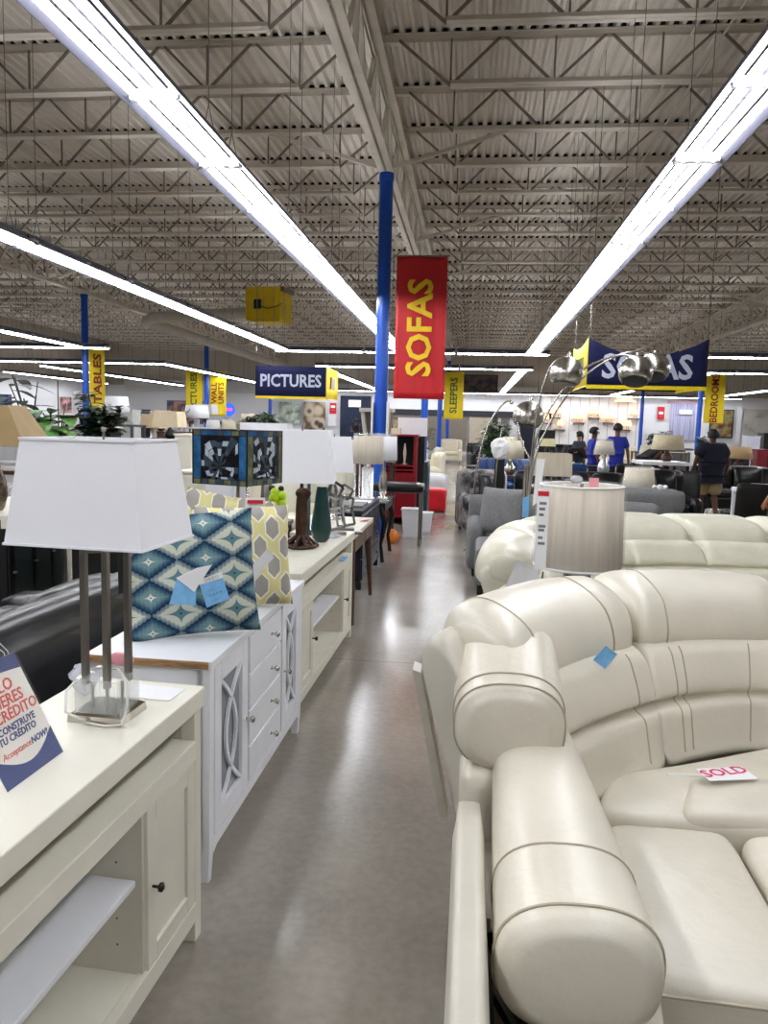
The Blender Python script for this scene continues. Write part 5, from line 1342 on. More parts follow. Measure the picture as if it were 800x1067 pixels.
for (gc, y, path) in arms:
    c = rel(*gc, y)
    P_ = [Vector((.0+.02*(y-7.7), 0, .04)), Vector((0, 0, .5))]+[rel(a, b_, 7.75+(y-7.75)*(k+1)/len(path)) for k, (a, b_) in enumerate(path)]
    q = MB(); q.tube(smooth_path(P_, 4), .0105, 8); ao = q.build('arm', M_brush, AL)
    R_ = .155; q = MB(); q.lathe([(.02, R_*.99)]+[(R_*math.sin(a_), R_*math.cos(a_)) for a_ in [x*PI/180 for x in range(14, 132, 8)]]+[(R_*.62, -R_*.62)], n=28, cap=False)
    g = q.build('globe_shade', M_brush, AL, solid=.003); g.location = c; g.rotation_euler = (-.12 if gc[0] < 600 else -.42, .12, 0)
    q = MB(); q.lathe([(.0, -.10), (R_*.72, -R_*.66)], n=24, cap=False); q.ball((0, 0, -.03), .04, 10, 8); b2_ = q.build('inner_baffle', M_dark, g)
    MB().lathe([(.022, R_*.95), (.022, R_+.03), (.008, R_+.05)], n=12).build('socket_cap', M_brush, g)
for k, (x, rr_) in enumerate(((-.02, .016), (.025, .016))): MB().tube([(x, 0, .03), (x*.8, 0, .9), (x*.4, 0, 1.35)], rr_, 8).build('pole', M_brush, AL)
o, c, N = card('price_tag', 'blue and white tag tied to the arc lamp pole', 'tag', [(.535, 7.725, .83), (.60, 7.725, .83), (.60, 7.725, 1.05), (.535, 7.725, 1.02)], M_bluetag)
o, c, N = card('price_strip', 'long thin white sheet hanging beside the arc lamp pole', 'sign', [(.63, 7.66, .95), (.69, 7.66, 1.00), (.73, 7.66, 1.42), (.65, 7.66, 1.42)], M_paper)
for i, (x, y, px_t, lb) in enumerate(((.08, 10.6, (533, 418), 'thin arched metal floor lamp by the aisle, left of the arc lamp'), (.38, 11.2, (524, 447), 'short slanted metal floor lamp between blue sofa and arc lamp'))):
    t = thing('floor_lamp', lb, 'floor lamp', (x, y, 0)); tp = aty(*px_t, y)-Vector((x, y, 0))
    MB().lathe([(.13, 0), (.13, .02), (.02, .03)], n=20).build('base', M_chrome, t)
    q = MB(); q.tube(smooth_path([(0, 0, .02), (.0, 0, 1.0), (tp.x*.3, 0, tp.z*.82), (tp.x*.75, 0, tp.z*.98), (tp.x, 0, tp.z)], 5), .012, 7); q.build('pole', M_brush, t)
    if i == 0: MB().ball((tp.x, 0, tp.z-.02), .025, 8, 6).build('finial', M_brush, t)
    else: MB().ball((tp.x, 0, tp.z), .03, 8, 6).build('finial', M_brush, t)

# ================================================================== middle ground, right of the aisle
def at_px(a, y): return aty(a, 444, y).x
M_bluel = mat('blue_leather', '163a6e', .35, var=.1)
sofa('black leather sofa behind the grey sofa, left one of the pair', (1.75, 12.9, 0), 0, 2.0, M_blackl, hb=1.0)
sofa('black leather sofa behind the grey sofa, right one of the pair', (5.7, 17.3, 0), .05, 1.7, M_blackl, hb=1.0, seats=2)
sofa('black recliner in front of the seated staff area', (3.35, 13.5, 0), .2, .9, M_blackl, hb=1.05, seats=1)
sofa('blue leather loveseat beyond the patterned chair', (.98, 17.0, 0), 0, 1.6, M_bluel, hb=1.02, seats=2)
q = sofa('armchair with black and cream blotched upholstery by the aisle', (.26, 12.6, 0), .2, .85, noise_pic('cowhide', ['0c0b0d', '0e0d10', '8f8a88', '0d0c10'], 5), hb=1.0, seats=1)
sofa('pale grey armchair facing the aisle beyond the floor lamps', (.22, 14.2, 0), -PI/2, .8, mat('pale_grey', 'd3d3d6', .8), hb=.9, seats=1)
cushion('small black glossy cushion on the blotched armchair', (.36, 12.1, .58), .2, -.3, .42, M_blackl)
simple_table('black coffee table by the aisle ahead of the black recliner', -.1, 21.2, .55, 22.4, .62, M_black, name='coffee_table', leg=.2)
simple_table('brown wooden table with books near the far end of the aisle', -.1+.3, 24.2, 1.6, 25.6, .72, M_woodm, name='dining_table')
lamp('tan rectangular shade lamp on a dark table left of the black sofas', (at_px(576, 10.4), 10.4, .95), (.15, .44, .25, .24, 4), 'cylinder', M_shade_t, M_black, wrap=False)
simple_table('dark sofa table carrying the tan rectangular shade lamp', at_px(556, 10.4), 10.15, at_px(600, 10.4), 10.7, .95, M_wood, name='sofa_table')
lamp('cream drum shade lamp above the blue loveseat', (at_px(533, 15.4), 15.4, .78), (.32, .68, .27, .25, 24), 'gourd', M_shade_c)
simple_table('side table under the cream drum shade lamp', at_px(533, 15.4)-.3, 15.1, at_px(533, 15.4)+.3, 15.7, .78, M_wood)
lamp('small pale shade lamp behind the cream drum shade', (at_px(531, 22), 22, .85), (.30, .60, .22, .17, 20), 'jug', M_shade_c)
simple_table('tall table under the small pale shade lamp', at_px(531, 22)-.4, 21.7, at_px(531, 22)+.4, 22.3, .85, M_wood)
lamp('lamp with crinkled white shade and clear glass base left of the black sofa pair', (at_px(631, 14.0), 14.0, .92), (.36, .60, .18, .14, 24), 'gourd', M_shade_c, M_silver, wrap=True)
simple_table('narrow table under the crinkled white lamp', at_px(631, 14.0)-.25, 13.8, at_px(631, 14.0)+.25, 14.2, .92, M_black)
lamp('crinkled cream shade lamp right behind the grey bolster', (at_px(669, 10.6), 10.6, .60), (.32, .62, .215, .18, 24), 'jug', M_shade_c, M_black, wrap=True)
simple_table('end table behind the grey bolster carrying a cream shade lamp', at_px(669, 10.6)-.25, 10.35, at_px(669, 10.6)+.25, 10.85, .60, M_wood)
lamp('small tan shade lamp on the low cabinet under the wall lamps', (at_px(571, 21), 21, .82), (.42, .62, .20, .18, 4), 'cylinder', mat('yellowish_shade', 'd8cfa0', .8), M_black)
simple_table('long pale counter table in front of the slat wall', at_px(545, 21), 20.6, at_px(600, 21), 21.4, .82, M_cream_d, name='counter_table')
cabinet('black glass-front cabinet standing against the slat wall', at_px(561, 30), 29.6, at_px(578, 30), 30.2, 1.65, M_black, 'y', 1, 1, rz=0)
# tables with lamps in the right middle distance
M_marble = mat('white_marble', 'e6e6e8', .25, var=.05)
simple_table('white topped dining table left of the man in the navy shirt', at_px(668, 15), 14.7, at_px(717, 15), 15.7, 1.15, M_marble, M_black, name='dining_table', th=.06)
for i, (a, y, z, sm, base, lb) in enumerate(((680, 20.2, .85, M_shade_c, 'jug', 'round cream shade lamp left of the potted fern'), (697, 15.25, 1.15, mat('pleated_shade', 'cdbf9f', .8, var=.2, scale=30, stretch=(8, 8, .3)), 'gourd', 'wide pleated tan shade lamp on the white dining table'), (772, 19, .9, mat('tan_shade_dk', 'b89a72', .8), 'gourd', 'orange-tan shade lamp right of the man in the navy shirt'))):
    lamp(lb, (at_px(a, y), y, z), (.22, .50, .30, .26, 24), base, sm, M_wood)
    if i != 1: simple_table(['small table under the round cream lamp', '', 'dark table under the orange-tan lamp'][i], at_px(a, y)-.4, y-.3, at_px(a, y)+.4, y+.3, z, M_wood)
plant('bushy green fern in a low pot in front of the lavender blinds', (at_px(688, 22), 22, 1.15), .66, .36, M_leafd, 300, .22, .09, .16, 12, stems=10)
simple_table('tall dark sideboard table under the fern', at_px(688, 22)-.7, 21.7, at_px(688, 22)+.7, 22.3, 1.15, M_woodm)
plant('small green plant right of the far blue column', (at_px(733, 24), 24, 1.15), .5, .25, M_leaf, 160, .2, .08, .14, 14)
simple_table('table under the small plant by the column', at_px(733, 24)-.4, 23.7, at_px(733, 24)+.4, 24.3, 1.15, M_white)
simple_table('white dining table with stacked linens right of the man', 4.2, 12.0, 5.2, 12.9, .86, M_marble, M_white, name='dining_table', th=.06)
tag(MB().box(-.35, -.2, 0, .35, .2, .05).box(-.3, -.18, .05, .3, .18, .09).build('folded_linen', M_nvy, None, loc=(4.65, 12.3, .86)), 'dark folded linens on the white dining table right of the man', 'linen')
simple_table('second white table behind the linens table', 5.6, 14.0, 6.9, 15.0, .9, M_marble, M_white, name='dining_table')
def dining_chair(label, x, y, rz, m=M_black, hb=1.0, group=None):
    t = thing('dining_chair', label, 'chair', (x, y, 0), rz, group)
    q = MB(); q.soft((0, 0, .46), (.46, .44, .09), .035, (0, 0, .01)); q.build('seat', m, t)
    q = MB(); q.soft((0, .21, .74), (.45, .06, .56), .03, (0, .01, 0), R=Rx(-.10)); q.build('backrest', m, t)
    for sx in (-1, 1):
        for sy in (-1, 1): MB().tube([(sx*.19, sy*.18, .44), (sx*.20, sy*.21, 0)], [.022, .014], 6).build('leg', m, t)
    return t
for i, (x, y, rz) in enumerate(((3.97, 11.5, PI), (4.48, 11.5, PI+.1), (5.02, 11.5, PI), (3.86, 14.2, -.3), (3.3, 16.9, PI))):
    dining_chair(['black upholstered dining chair nearest the man, back to the camera', 'black dining chair second from the man in the right-hand row', 'black dining chair at the right frame edge beside the woman', 'black dining chair left of the man at the white table', 'black dining chair on the far side of the white dining table'][i], x, y, rz)
sofa('cream sofa at the right edge in the bedroom area', (8.2, 17.4, 0), 0, 2.2, M_shade_c, hb=1.05)
t = cabinet('tall white panel cabinet under the abstract canvas', at_px(776, 24), 23.7, at_px(790, 24), 24.2, 1.65, mat('pale_blue_white', 'd4d8e4', .5), 'y', 1, 1)
cabinet('dark red cabinet at the right edge of the back area', at_px(788, 22), 21.8, at_px(800, 22), 22.3, 1.3, mat('deep_red', '6e1420', .4), 'y', 1, 1)
cabinet('black bookcase at the right frame edge in the back', at_px(794, 27), 26.8, at_px(812, 27), 27.4, 1.75, M_black, 'y', 2, 1)
cabinet('dark low dresser left of the white panel cabinet', at_px(758, 20.5), 20.2, at_px(780, 20.5), 20.8, 1.1, M_nvy, 'y', 3, 2, name='dresser', cat='dresser')
cabinet('white cabinet below the red wall notice', at_px(674, 18.6), 18.4, at_px(694, 18.6), 19.0, 1.0, M_white, 'y', 2, 1)
cabinet('white low chest behind the crinkled lamp', at_px(600, 17.8), 17.5, at_px(640, 17.8), 18.1, .75, M_white, 'y', 3, 1)
plant('round leafy green tree behind the blue loveseat', (at_px(516, 23), 23, 0), 2.15, .60, M_leaf, 800, .26, .11, .4, 21, stems=26, z_lo=.55)
cabinet('dark display case with X-shaped door behind the arc lamp', at_px(541, 30), 29.7, at_px(556, 30), 30.3, 1.8, M_nvy, 'y', 1, 1, knob=False)
tag(MB().frustum((0, 0, 0), (.7, .5), (.6, .4), .16).build('white_folded_towels', M_paper, None, loc=(.75, 24.9, .72)), 'white papers on the far wooden table', 'papers')
simple_table('black desk in front of the staff group', at_px(594, 17.2), 16.6, at_px(632, 17.2), 17.0, .95, M_black, name='office_desk', th=.05)
t = thing('office_chair', 'blue office chair in front of the black desk', 'chair', (at_px(603, 15.9), 15.9, 0)); q = MB(); q.soft((0, 0, .5), (.5, .48, .1), .04); q.build('seat', M_bluel, t); q = MB(); q.soft((0, .22, .78), (.48, .08, .45), .04); q.build('backrest', M_bluel, t); MB().lathe([(.28, 0), (.26, .04), (.03, .08), (.03, .45)], n=10).build('pedestal', M_black, t)
crumple('white_garment', 'white cloth slung over the floor lamp by the blue loveseat', 'cloth', (.42, 11.15, 1.25), (.13, .08, .16), M_paper, 7, .4)
struct(MB().box(.36, 11.3, 0, .50, 11.4, 1.3).build('display_stand', M_black))

# ================================================================== far middle on the aisle left of the red hutch etc.
struct(MB().box(-6.6, 36.0, 0, -2.0, 36.2, 1.0).build('low_partition', M_wall))

# ================================================================== people
def person(label, loc, rz, J, top_m, bot_m, skin, hair='short', shorts=False, sleeves='short', H=1.75, shoes=M_black, hold=None, stout=0):
    """J overrides joint positions (local, facing -y)"""
    k = H/1.75; base = dict(pelvis=(0, 0, .95), belly=(0, .01, 1.10), chest=(0, .01, 1.30), neck0=(0, .02, 1.47), neck=(0, .01, 1.54), head=(0, -.01, 1.64), crown=(0, .0, 1.70),
        shL=(.17, .02, 1.42), elL=(.25, .03, 1.14), wrL=(.27, -.05, .90), haL=(.27, -.09, .82), shR=(-.17, .02, 1.42), elR=(-.25, .03, 1.14), wrR=(-.27, -.05, .90), haR=(-.27, -.09, .82),
        hipL=(.09, 0, .90), knL=(.10, -.02, .50), anL=(.11, .02, .09), toL=(.12, -.13, .04), hipR=(-.09, 0, .90), knR=(-.10, -.02, .50), anR=(-.11, .02, .09), toR=(-.12, -.13, .04))
    base.update(J); t = thing('person', label, 'person', loc, rz); t.scale = (k, k, k)
    rad = dict(pelvis=(.15, .11), belly=(.145, .11), chest=(.16, .115), neck0=(.07, .07), neck=(.052, .055), head=(.075, .09), crown=(.06, .07), sh=(.06, .06), el=(.042, .042), wr=(.028, .03), ha=(.035, .022), hip=(.09, .09), kn=(.058, .06), an=(.038, .045), to=(.04, .03))
    def chainobj(name, names, edges, m, par, grow=0.0, sub=1, root='pelvis', over={}):
        me = bpy.data.meshes.new(name); me.from_pydata([base[n] for n in names], [(names.index(a), names.index(b_)) for a, b_ in edges], [])
        me.materials.append(m); o = bpy.data.objects.new(name, me); C.objects.link(o); o.parent = par
        md = o.modifiers.new('skin', 'SKIN'); md.use_smooth_shade = True
        sv = me.skin_vertices[0].data if len(me.skin_vertices) else None
        for i, n in enumerate(names):
            key = n if n in rad else n[:2] if n[:2] in rad else n[:3]
            r = over.get(n, rad[key]); sv[i].radius = (r[0]+grow, r[1]+grow); sv[i].use_root = (n == root)
        md2 = o.modifiers.new('s', 'SUBSURF'); md2.levels = 2; md2.render_levels = 2
        return o
    nm = ['pelvis', 'belly', 'chest', 'neck0', 'neck', 'head', 'crown']; ed = list(zip(nm[:-1], nm[1:]))
    for S in 'LR':
        nm += ['sh'+S, 'el'+S, 'wr'+S, 'ha'+S, 'hip'+S, 'kn'+S, 'an'+S, 'to'+S]
        ed += [('chest', 'sh'+S), ('sh'+S, 'el'+S), ('el'+S, 'wr'+S), ('wr'+S, 'ha'+S), ('pelvis', 'hip'+S), ('hip'+S, 'kn'+S), ('kn'+S, 'an'+S), ('an'+S, 'to'+S)]
    body = chainobj('body', nm, ed, skin, t)
    # shirt
    ns = ['pelvis', 'belly', 'chest', 'neck0', 'shL', 'shR']; es = [('pelvis', 'belly'), ('belly', 'chest'), ('chest', 'neck0'), ('chest', 'shL'), ('chest', 'shR')]
    for S in 'LR':
        a, b_ = Vector(base['sh'+S]), Vector(base['el'+S])
        if sleeves == 'long': ns += ['el'+S, 'wr'+S]; es += [('sh'+S, 'el'+S), ('el'+S, 'wr'+S)]
        else: base['sl'+S] = tuple(a.lerp(b_, .75)); rad['sl'] = (.055, .055); ns.append('sl'+S); es.append(('sh'+S, 'sl'+S))
    base['hem'] = tuple(Vector(base['pelvis'])+Vector((0, 0, -.06))); rad['hem'] = (.155, .115); ns.append('hem'); es.append(('pelvis', 'hem'))
    chainobj('shirt', ns, es, top_m, t, .022+stout)
    nb = ['belly', 'pelvis', 'hipL', 'hipR']; eb = [('belly', 'pelvis'), ('pelvis', 'hipL'), ('pelvis', 'hipR')]
    base['belly2'] = base['belly']
    for S in 'LR':
        if shorts:
            a, b_ = Vector(base['hip'+S]), Vector(base['kn'+S]); base['sk'+S] = tuple(a.lerp(b_, 1.0)); rad['sk'] = (.095, .095); nb.append('sk'+S); eb.append(('hip'+S, 'sk'+S))
        else: nb += ['kn'+S, 'an'+S]; eb += [('hip'+S, 'kn'+S), ('kn'+S, 'an'+S)]
    base['waist'] = tuple(Vector(base['pelvis']).lerp(Vector(base['belly']), .4)); rad['waist'] = (.145, .11)
    nb[0] = 'waist'; eb[0] = ('waist', 'pelvis')
    chainobj('shorts' if shorts else 'trousers', nb, eb, bot_m, t, .018+stout*.6)
    hd = Vector(base['head'])+Vector((0, 0, .01)); up = (Vector(base['crown'])-Vector(base['neck'])).normalized()
    R = Vector((0, 0, 1)).rotation_difference(up).to_matrix()
    # hair cap: the upper and rear half of an ellipsoid
    q = MB(); hc = hd+R @ Vector((0, .015, .035)); rings = []
    for i in range(9):
        a = PI*.70*i/8; rings.append([hc+R @ Vector((.112*math.sin(a)*math.cos(2*PI*j/16), .130*math.sin(a)*math.sin(2*PI*j/16)+.016*(a/2), .115*math.cos(a)*(1) if not (math.sin(2*PI*j/16) < -.3 and a > 1.1) else .105*math.cos(1.1))) for j in range(16)])
    q.loft(rings[1:], 0, True, True); q.build('hair', M_hair, t)
    if hair == 'ponytail': MB().tube([hc+R @ Vector((0, .10, .02)), hc+R @ Vector((0, .15, -.05)), hc+R @ Vector((0, .13, -.22))], [.03, .04, .015], 8).build('ponytail', M_hair, t)
    f = MB()
    f.ball(hd+R @ Vector((0, -.10, -.01)), .016, 8, 6, sc=(.8, 1, 1.3)); f.ball(hd+R @ Vector((.092, .0, -.005)), .022, 8, 6, sc=(.5, .8, 1.2)); f.ball(hd+R @ Vector((-.092, .0, -.005)), .022, 8, 6, sc=(.5, .8, 1.2)); f.build('nose_and_ears', skin, body)
    f = MB(); f.ball(hd+R @ Vector((.033, -.088, .02)), .010, 8, 6); f.ball(hd+R @ Vector((-.033, -.088, .02)), .010, 8, 6); f.build('eyes', M_black, body)
    f = MB(); f.ball(hd+R @ Vector((0, -.088, -.05)), .02, 8, 6, sc=(1.1, .4, .25)); f.build('mouth', mat('lips', '5a2a24', .5), body)
    # fingers
    for S in 'LR':
        w_, h_ = Vector(base['wr'+S]), Vector(base['ha'+S]); d_ = (h_-w_).normalized(); sd = d_.cross(Vector((1, 0, 0)))
        if sd.length < .2: sd = Vector((0, 1, 0))
        sd.normalize(); f = MB(); inward = Vector((-1 if S == 'L' else 1, 0, 0))
        for i, (o_, L_) in enumerate(((-.024, .07), (-.008, .08), (.008, .076), (.024, .06))):
            p = h_+sd*o_; f.tube([p-d_*.02, p+d_*L_*.5, p+d_*L_*.9+inward*.02], [.0095, .009, .007], 6)
        p = h_-sd*.02-d_*.03; f.tube([p, p-sd*.025+d_*.03+inward*.01, p-sd*.03+d_*.06+inward*.015], [.011, .010, .008], 6)
        f.build('fingers', skin, body)
    for S in 'LR':
        a, b_ = Vector(base['an'+S]), Vector(base['to'+S])
        dd = (b_-a); dd.z = 0; ang = math.atan2(dd.x, -dd.y) if dd.length > .01 else 0
        q = MB(); q.soft((a.x+dd.x*.45, a.y+dd.y*.45, min(a.z, .06)-.005 if a.z < .2 else a.z), (.10, .27, .09), .035, R=Rz(ang)); q.build('shoe', shoes, t)
    return t
M_shirtn = mat('navy_shirt', '060c22', .85, var=.1); M_khaki = mat('khaki', '9c8b62', .85, var=.08); M_royal = mat('royal_blue_shirt', '0b1f86', .8, var=.08)
M_blk = mat('black_cloth', '0c0c10', .85, var=.1); M_jean = mat('dark_trousers', '10121a', .85)
person('person in navy shirt and khaki shorts walking away, seen from behind', (4.58, 15.3, 0), PI+.08, dict(neck=(0, .01, 1.52), head=(0, -.01, 1.62), crown=(0, 0, 1.68), chest=(0, .01, 1.30), shL=(.21, .02, 1.42), shR=(-.21, .02, 1.42), knL=(.11, -.10, .50), anL=(.12, -.05, .09), toL=(.12, -.20, .04), anR=(-.11, .14, .12), knR=(-.10, .0, .50), toR=(-.12, .02, .05), elL=(.31, .05, 1.16), elR=(-.31, .05, 1.16), wrL=(.30, -.08, .95), haL=(.28, -.14, .89), wrR=(-.31, -.08, .95), haR=(-.29, -.14, .89), pelvis=(0, 0, .97)), M_shirtn, M_khaki, M_skin, shorts=True, H=1.76, stout=.06)
person('person in royal blue shirt and dark trousers standing with back turned by the lamp wall', (at_px(644, 19.2), 19.2, 0), PI-.3, {}, M_royal, M_jean, M_skin, H=1.84)
person('person in blue shirt standing side-on, facing right towards the taller colleague', (at_px(620, 19.6), 19.6, 0), PI/2+.2, dict(haL=(.22, -.22, .95), wrL=(.24, -.16, .98)), M_royal, M_jean, M_skin, H=1.74)
person('person in black jacket bending forward beside the staff in blue', (at_px(672, 17.2), 17.2, 0), PI*.5+.5, dict(belly=(0, -.06, 1.08), chest=(0, -.24, 1.22), neck0=(0, -.38, 1.30), neck=(0, -.44, 1.33), head=(0, -.53, 1.34), crown=(0, -.58, 1.37), shL=(.17, -.30, 1.24), shR=(-.17, -.30, 1.24), elL=(.22, -.40, 1.00), elR=(-.22, -.40, 1.00), wrL=(.14, -.58, .92), haL=(.12, -.64, .90), wrR=(-.14, -.58, .92), haR=(-.12, -.64, .90)), M_blk, M_blk, M_skin, sleeves='long')
person('person in dark top leaning low over the counter, face mask on', (at_px(592, 22.3), 22.3, 0), PI/2+.1, dict(belly=(0, -.10, 1.05), chest=(0, -.32, 1.14), neck0=(0, -.46, 1.16), neck=(0, -.53, 1.16), head=(0, -.62, 1.13), crown=(0, -.68, 1.13), shL=(.17, -.38, 1.14), shR=(-.17, -.38, 1.14), elL=(.22, -.46, .96), elR=(-.22, -.46, .96), wrL=(.14, -.66, .92), haL=(.12, -.72, .90), wrR=(-.14, -.66, .92), haR=(-.12, -.72, .90)), M_blk, M_jean, M_skin2, sleeves='long')
person('person with ponytail in grey top and white trousers turned away near the counter', (at_px(604, 22.8), 22.8, 0), PI+.6, {}, mat('grey_top', '3a4252', .8), M_paper, M_skin2, hair='ponytail', H=1.62)
person('person at the right frame edge in tan skirt, arm hanging by the side', (4.20, 10.5, 0), PI+.5, dict(shL=(.19, .02, 1.42), elL=(.30, .0, 1.14), wrL=(.36, -.10, .92), haL=(.37, -.14, .84)), mat('pale_top', 'c8ced4', .8), mat('mustard_cloth', '9a7a34', .8, var=.2), M_skin2, H=1.66)

# ================================================================== left side: plants, cabinets and lamps behind the lamp shade
t = cabinet('cream-framed media cabinet with black glass doors behind the dark leather sofa', -.42/2, -.75, .42/2, .75, 1.02, M_cream, 'x', 1, 1, name='media_cabinet', knob=False, legs=.14)
t.location = (-3.55, 5.62, 0); t.rotation_euler.z = math.radians(14)
for k_ in kids(t):
    if k_.name.split('.')[0] in ('carcass', 'door'): k_.data.materials[0] = M_black
MB().box(.17, .68, 0, .226, .75, .99).build('corner_post', M_cream, t); MB().box(.17, -.75, .10, .226, .68, .20).build('bottom_rail', M_cream, t); MB().box(.17, -.75, .93, .226, .68, .99).build('top_rail', M_cream, t)
cabinet('black cabinet with dark panels standing beyond the cream-framed media cabinet', -3.5, 6.75, -2.1, 7.3-.42, 1.0, M_black, 'y', 3, 1, knob=False)
cabinet('black low cabinet between media cabinet and dark leather sofa', -2.75, 5.0, -2.35, 6.3, .95, M_black, 'x', 2, 1)
for y0, y1 in ((-.70, -.24), (-.22, .22), (.24, .70)):
    dq = MB().box(.205, y0, .24, .222, y1, .93).build('glass_door', mat('black_glass', '0b0c0e', .25, spec=.2), t); MB().box(.222, y0+.05, .30, .224, y1-.05, .87).build('pane', mat('smoky_pane', '232a28', .15, spec=.3), dq)
    MB().lathe([(.02, 0), (.02, .01)], n=10).build('pull', M_nickel, dq).location = (.225, y0+.03, .6)
lamp('large tan tapered shade lamp with mottled brown base at the left frame edge', (-3.44, 5.2, 1.02), (.48, .76, .34, .19, 4), 'gourd', mat('kraft_tan', '8f7850', .75, var=.05), mat('mottled_glass', '6a5a48', .2, .4, var=.6, scale=20), rz=.25)
o, c, N = card('plastic_sleeve', 'clear plastic sleeve with a printed sheet hanging by the tan shade lamp', 'paper', [(-3.18, 5.0, 1.03), (-3.05, 5.0, 1.03), (-2.98, 5.05, 1.42), (-3.08, 5.05, 1.40)], mat('sleeve_grey', 'c9cdd2', .2, alpha=.6))
crumple('plastic_bag', 'clear plastic bag standing behind the leaning credit sign', 'bag', (-1.62, 2.06, .86), (.09, .09, .13), M_bag, 13, .35)
struct(MB().box(-1.72, 1.95, 0, -1.54, 2.2, .86).build('side_ledge', M_cream))
def px_thing(a, y): return at_px(a, y)
simple_table('long dark plant table behind the tan shade lamp', -5.0, 6.9, -3.25, 7.6, 1.18, M_wood, name='plant_table')
plant('light green broad-leaf plant in the middle of the plant table', (-3.98, 7.1, 1.18), .98, .30, M_leaf2, 30, .36, .15, .22, 31, stems=9, droop=.5)
plant('dark green rubber plant at the left end of the plant table', (-4.35, 7.25, 1.18), 1.02, .32, M_leafd, 24, .32, .13, .22, 33, stems=7, droop=.35)
plant('low bright green leafy plant at the front of the plant table', (-4.02, 7.0, 1.18), .66, .26, mat('bright_leaf', '3f8a2c', .45, var=.2, scale=20), 34, .30, .15, .15, 35, stems=8)
plant('dense dark green bush right end of the plant table', (-3.60, 7.2, 1.18), .86, .30, M_leafd, 420, .15, .08, .18, 37, stems=20)
plant('dark poinsettia-leaved plant beside the dense bush', (-3.80, 7.35, 1.18), .74, .28, mat('deep_leaf', '14281e', .4, var=.2), 40, .18, .09, .15, 39, stems=9)
# distant left: rows of lamps, cabinets and frames.  (x pixel centre, distance, builder...)
M_sage = mat('light_grey_cab', 'b9bbb8', .5); M_dgrey = mat('dark_grey_cab', '4a4c50', .6)
def table_under(a, y, h_, w_, m, lb): simple_table(lb, at_px(a, y)-w_/2, y-.3, at_px(a, y)+w_/2, y+.3, h_, m)
row = [(110, 15, 1.24, M_shade_c, .25, 'cream drum', 'just above the big white shade'), (122, 14, 1.58, M_white, .24, 'tall white', 'above the dark grey chest'), (160, 16, 1.28, mat('sh1', 'c9b38e', .8), .22, 'beige', 'left of two beige lamps behind the frame'),
       (168, 19, 1.39, M_shade_c, .30, 'pale cream', 'left of the poster with people'), (177, 14.5, 1.33, mat('sh2', 'd9c9a8', .8), .26, 'tan glass-based', 'left of stained glass lamp'), (205, 18, 1.52, M_white, .30, 'white', 'right of the blue column with the PICTURES banner'),
       (214, 24, 1.66, M_white, .34, 'small white', 'under the WALL UNITS banner'), (258, 19, 1.36, M_shade_c, .18, 'little cream', 'above the stained glass lamp')]
for i, (a, y, z, sm, r_, kind, where) in enumerate(row):
    lamp('%s shade lamp in the left background, %s' % (kind, where), (at_px(a, y), y, z), (.22, .22+.30+.02*i % 3*.01, r_, r_*.85, 20 if i % 2 else 4), ['jug', 'gourd', 'cylinder'][i % 3], sm, [M_wood, M_black, M_silver][i % 3])
    table_under(a, y, z, .9, [M_wood, M_dgrey, M_sage][i % 3], 'support table under the %s shade lamp in the left background' % kind)
cabinet('dark grey chest in the left background right of the dense bush', at_px(117, 18), 17.7, at_px(130, 18), 18.2, 1.86, M_dgrey, 'y', 1, 3, name='chest', cat='chest')
cabinet('light grey panel cabinet in the left background', at_px(131, 17), 16.7, at_px(144, 17), 17.2, 1.89, M_sage, 'y', 1, 1)
cabinet('white cabinet below the tan lamp, left of the stained glass lamp', at_px(186, 11), 10.8, at_px(205, 11), 11.3, 1.5, M_cream, 'y', 1, 1)
cabinet('cream cabinet behind the stained glass lamp', at_px(188, 9.3), 9.1, at_px(240, 9.3), 9.6, 1.08, M_cream, 'y', 2, 1)
picture('dark framed mirror standing behind the light grey cabinet', 147, 427, 160, 447, mat('mirror', 'd8dce0', .1, .9), M_dkfr, y=19, cat='mirror', name='mirror')
struct(MB().box(at_px(146, 19), 19.05, 0, at_px(161, 19), 19.2, 1.75).build('mirror_stand', M_dgrey))
picture('white wooden fireplace surround in the far left background', 162, 436, 176, 448, M_white, M_ltfr, y=26, cat='panel', name='wall_panel')
plant('potted fern on a yellow pot above the stained glass lamp, right side', (at_px(279, 15), 15, 1.42), .58, .26, M_leaf, 200, .2, .07, .16, 41, pot_m=mat('yellow_pot', 'd9a040', .5), stems=14)
plant('bushy fern above the stained glass lamp, left of the yellow-potted one', (at_px(268, 17), 17, 1.40), .50, .34, M_leafd, 260, .18, .07, .12, 43, stems=14)
simple_table('long grey shelf table carrying the ferns', at_px(258, 16), 14.7, at_px(292, 16), 17.3, 1.40, M_sage, name='shelf_table')
plant('dried grey feathery arrangement left of the blue column', (at_px(188, 15.5), 15.5, 1.45), .55, .26, mat('dried_grey', '8d7f80', .8), 120, .16, .03, .12, 45, stems=16, droop=.1)
simple_table('tall stand under the dried arrangement', at_px(188, 15.5)-.4, 15.2, at_px(188, 15.5)+.4, 15.8, 1.45, M_wood)
plant('small dark green shrub in the left background right of the TABLES banner', (at_px(109, 20), 20, 1.3), .6, .25, M_leafd, 80, .2, .06, .15, 47, stems=12)
simple_table('stand under the small dark shrub', at_px(109, 20)-.3, 19.7, at_px(109, 20)+.3, 20.3, 1.3, M_wood)
plant('red-flowered dark plant in front of the blue curtain', (at_px(371, 24), 24, 1.25), .75, .28, noise_pic('red_leaf', ['1f3a1e', '16301a', '8e2030', '22401e'], 9), 120, .16, .05, .16, 49, stems=16)
simple_table('dark stand under the red-flowered plant', at_px(371, 24)-.4, 23.7, at_px(371, 24)+.4, 24.3, 1.25, M_wood)
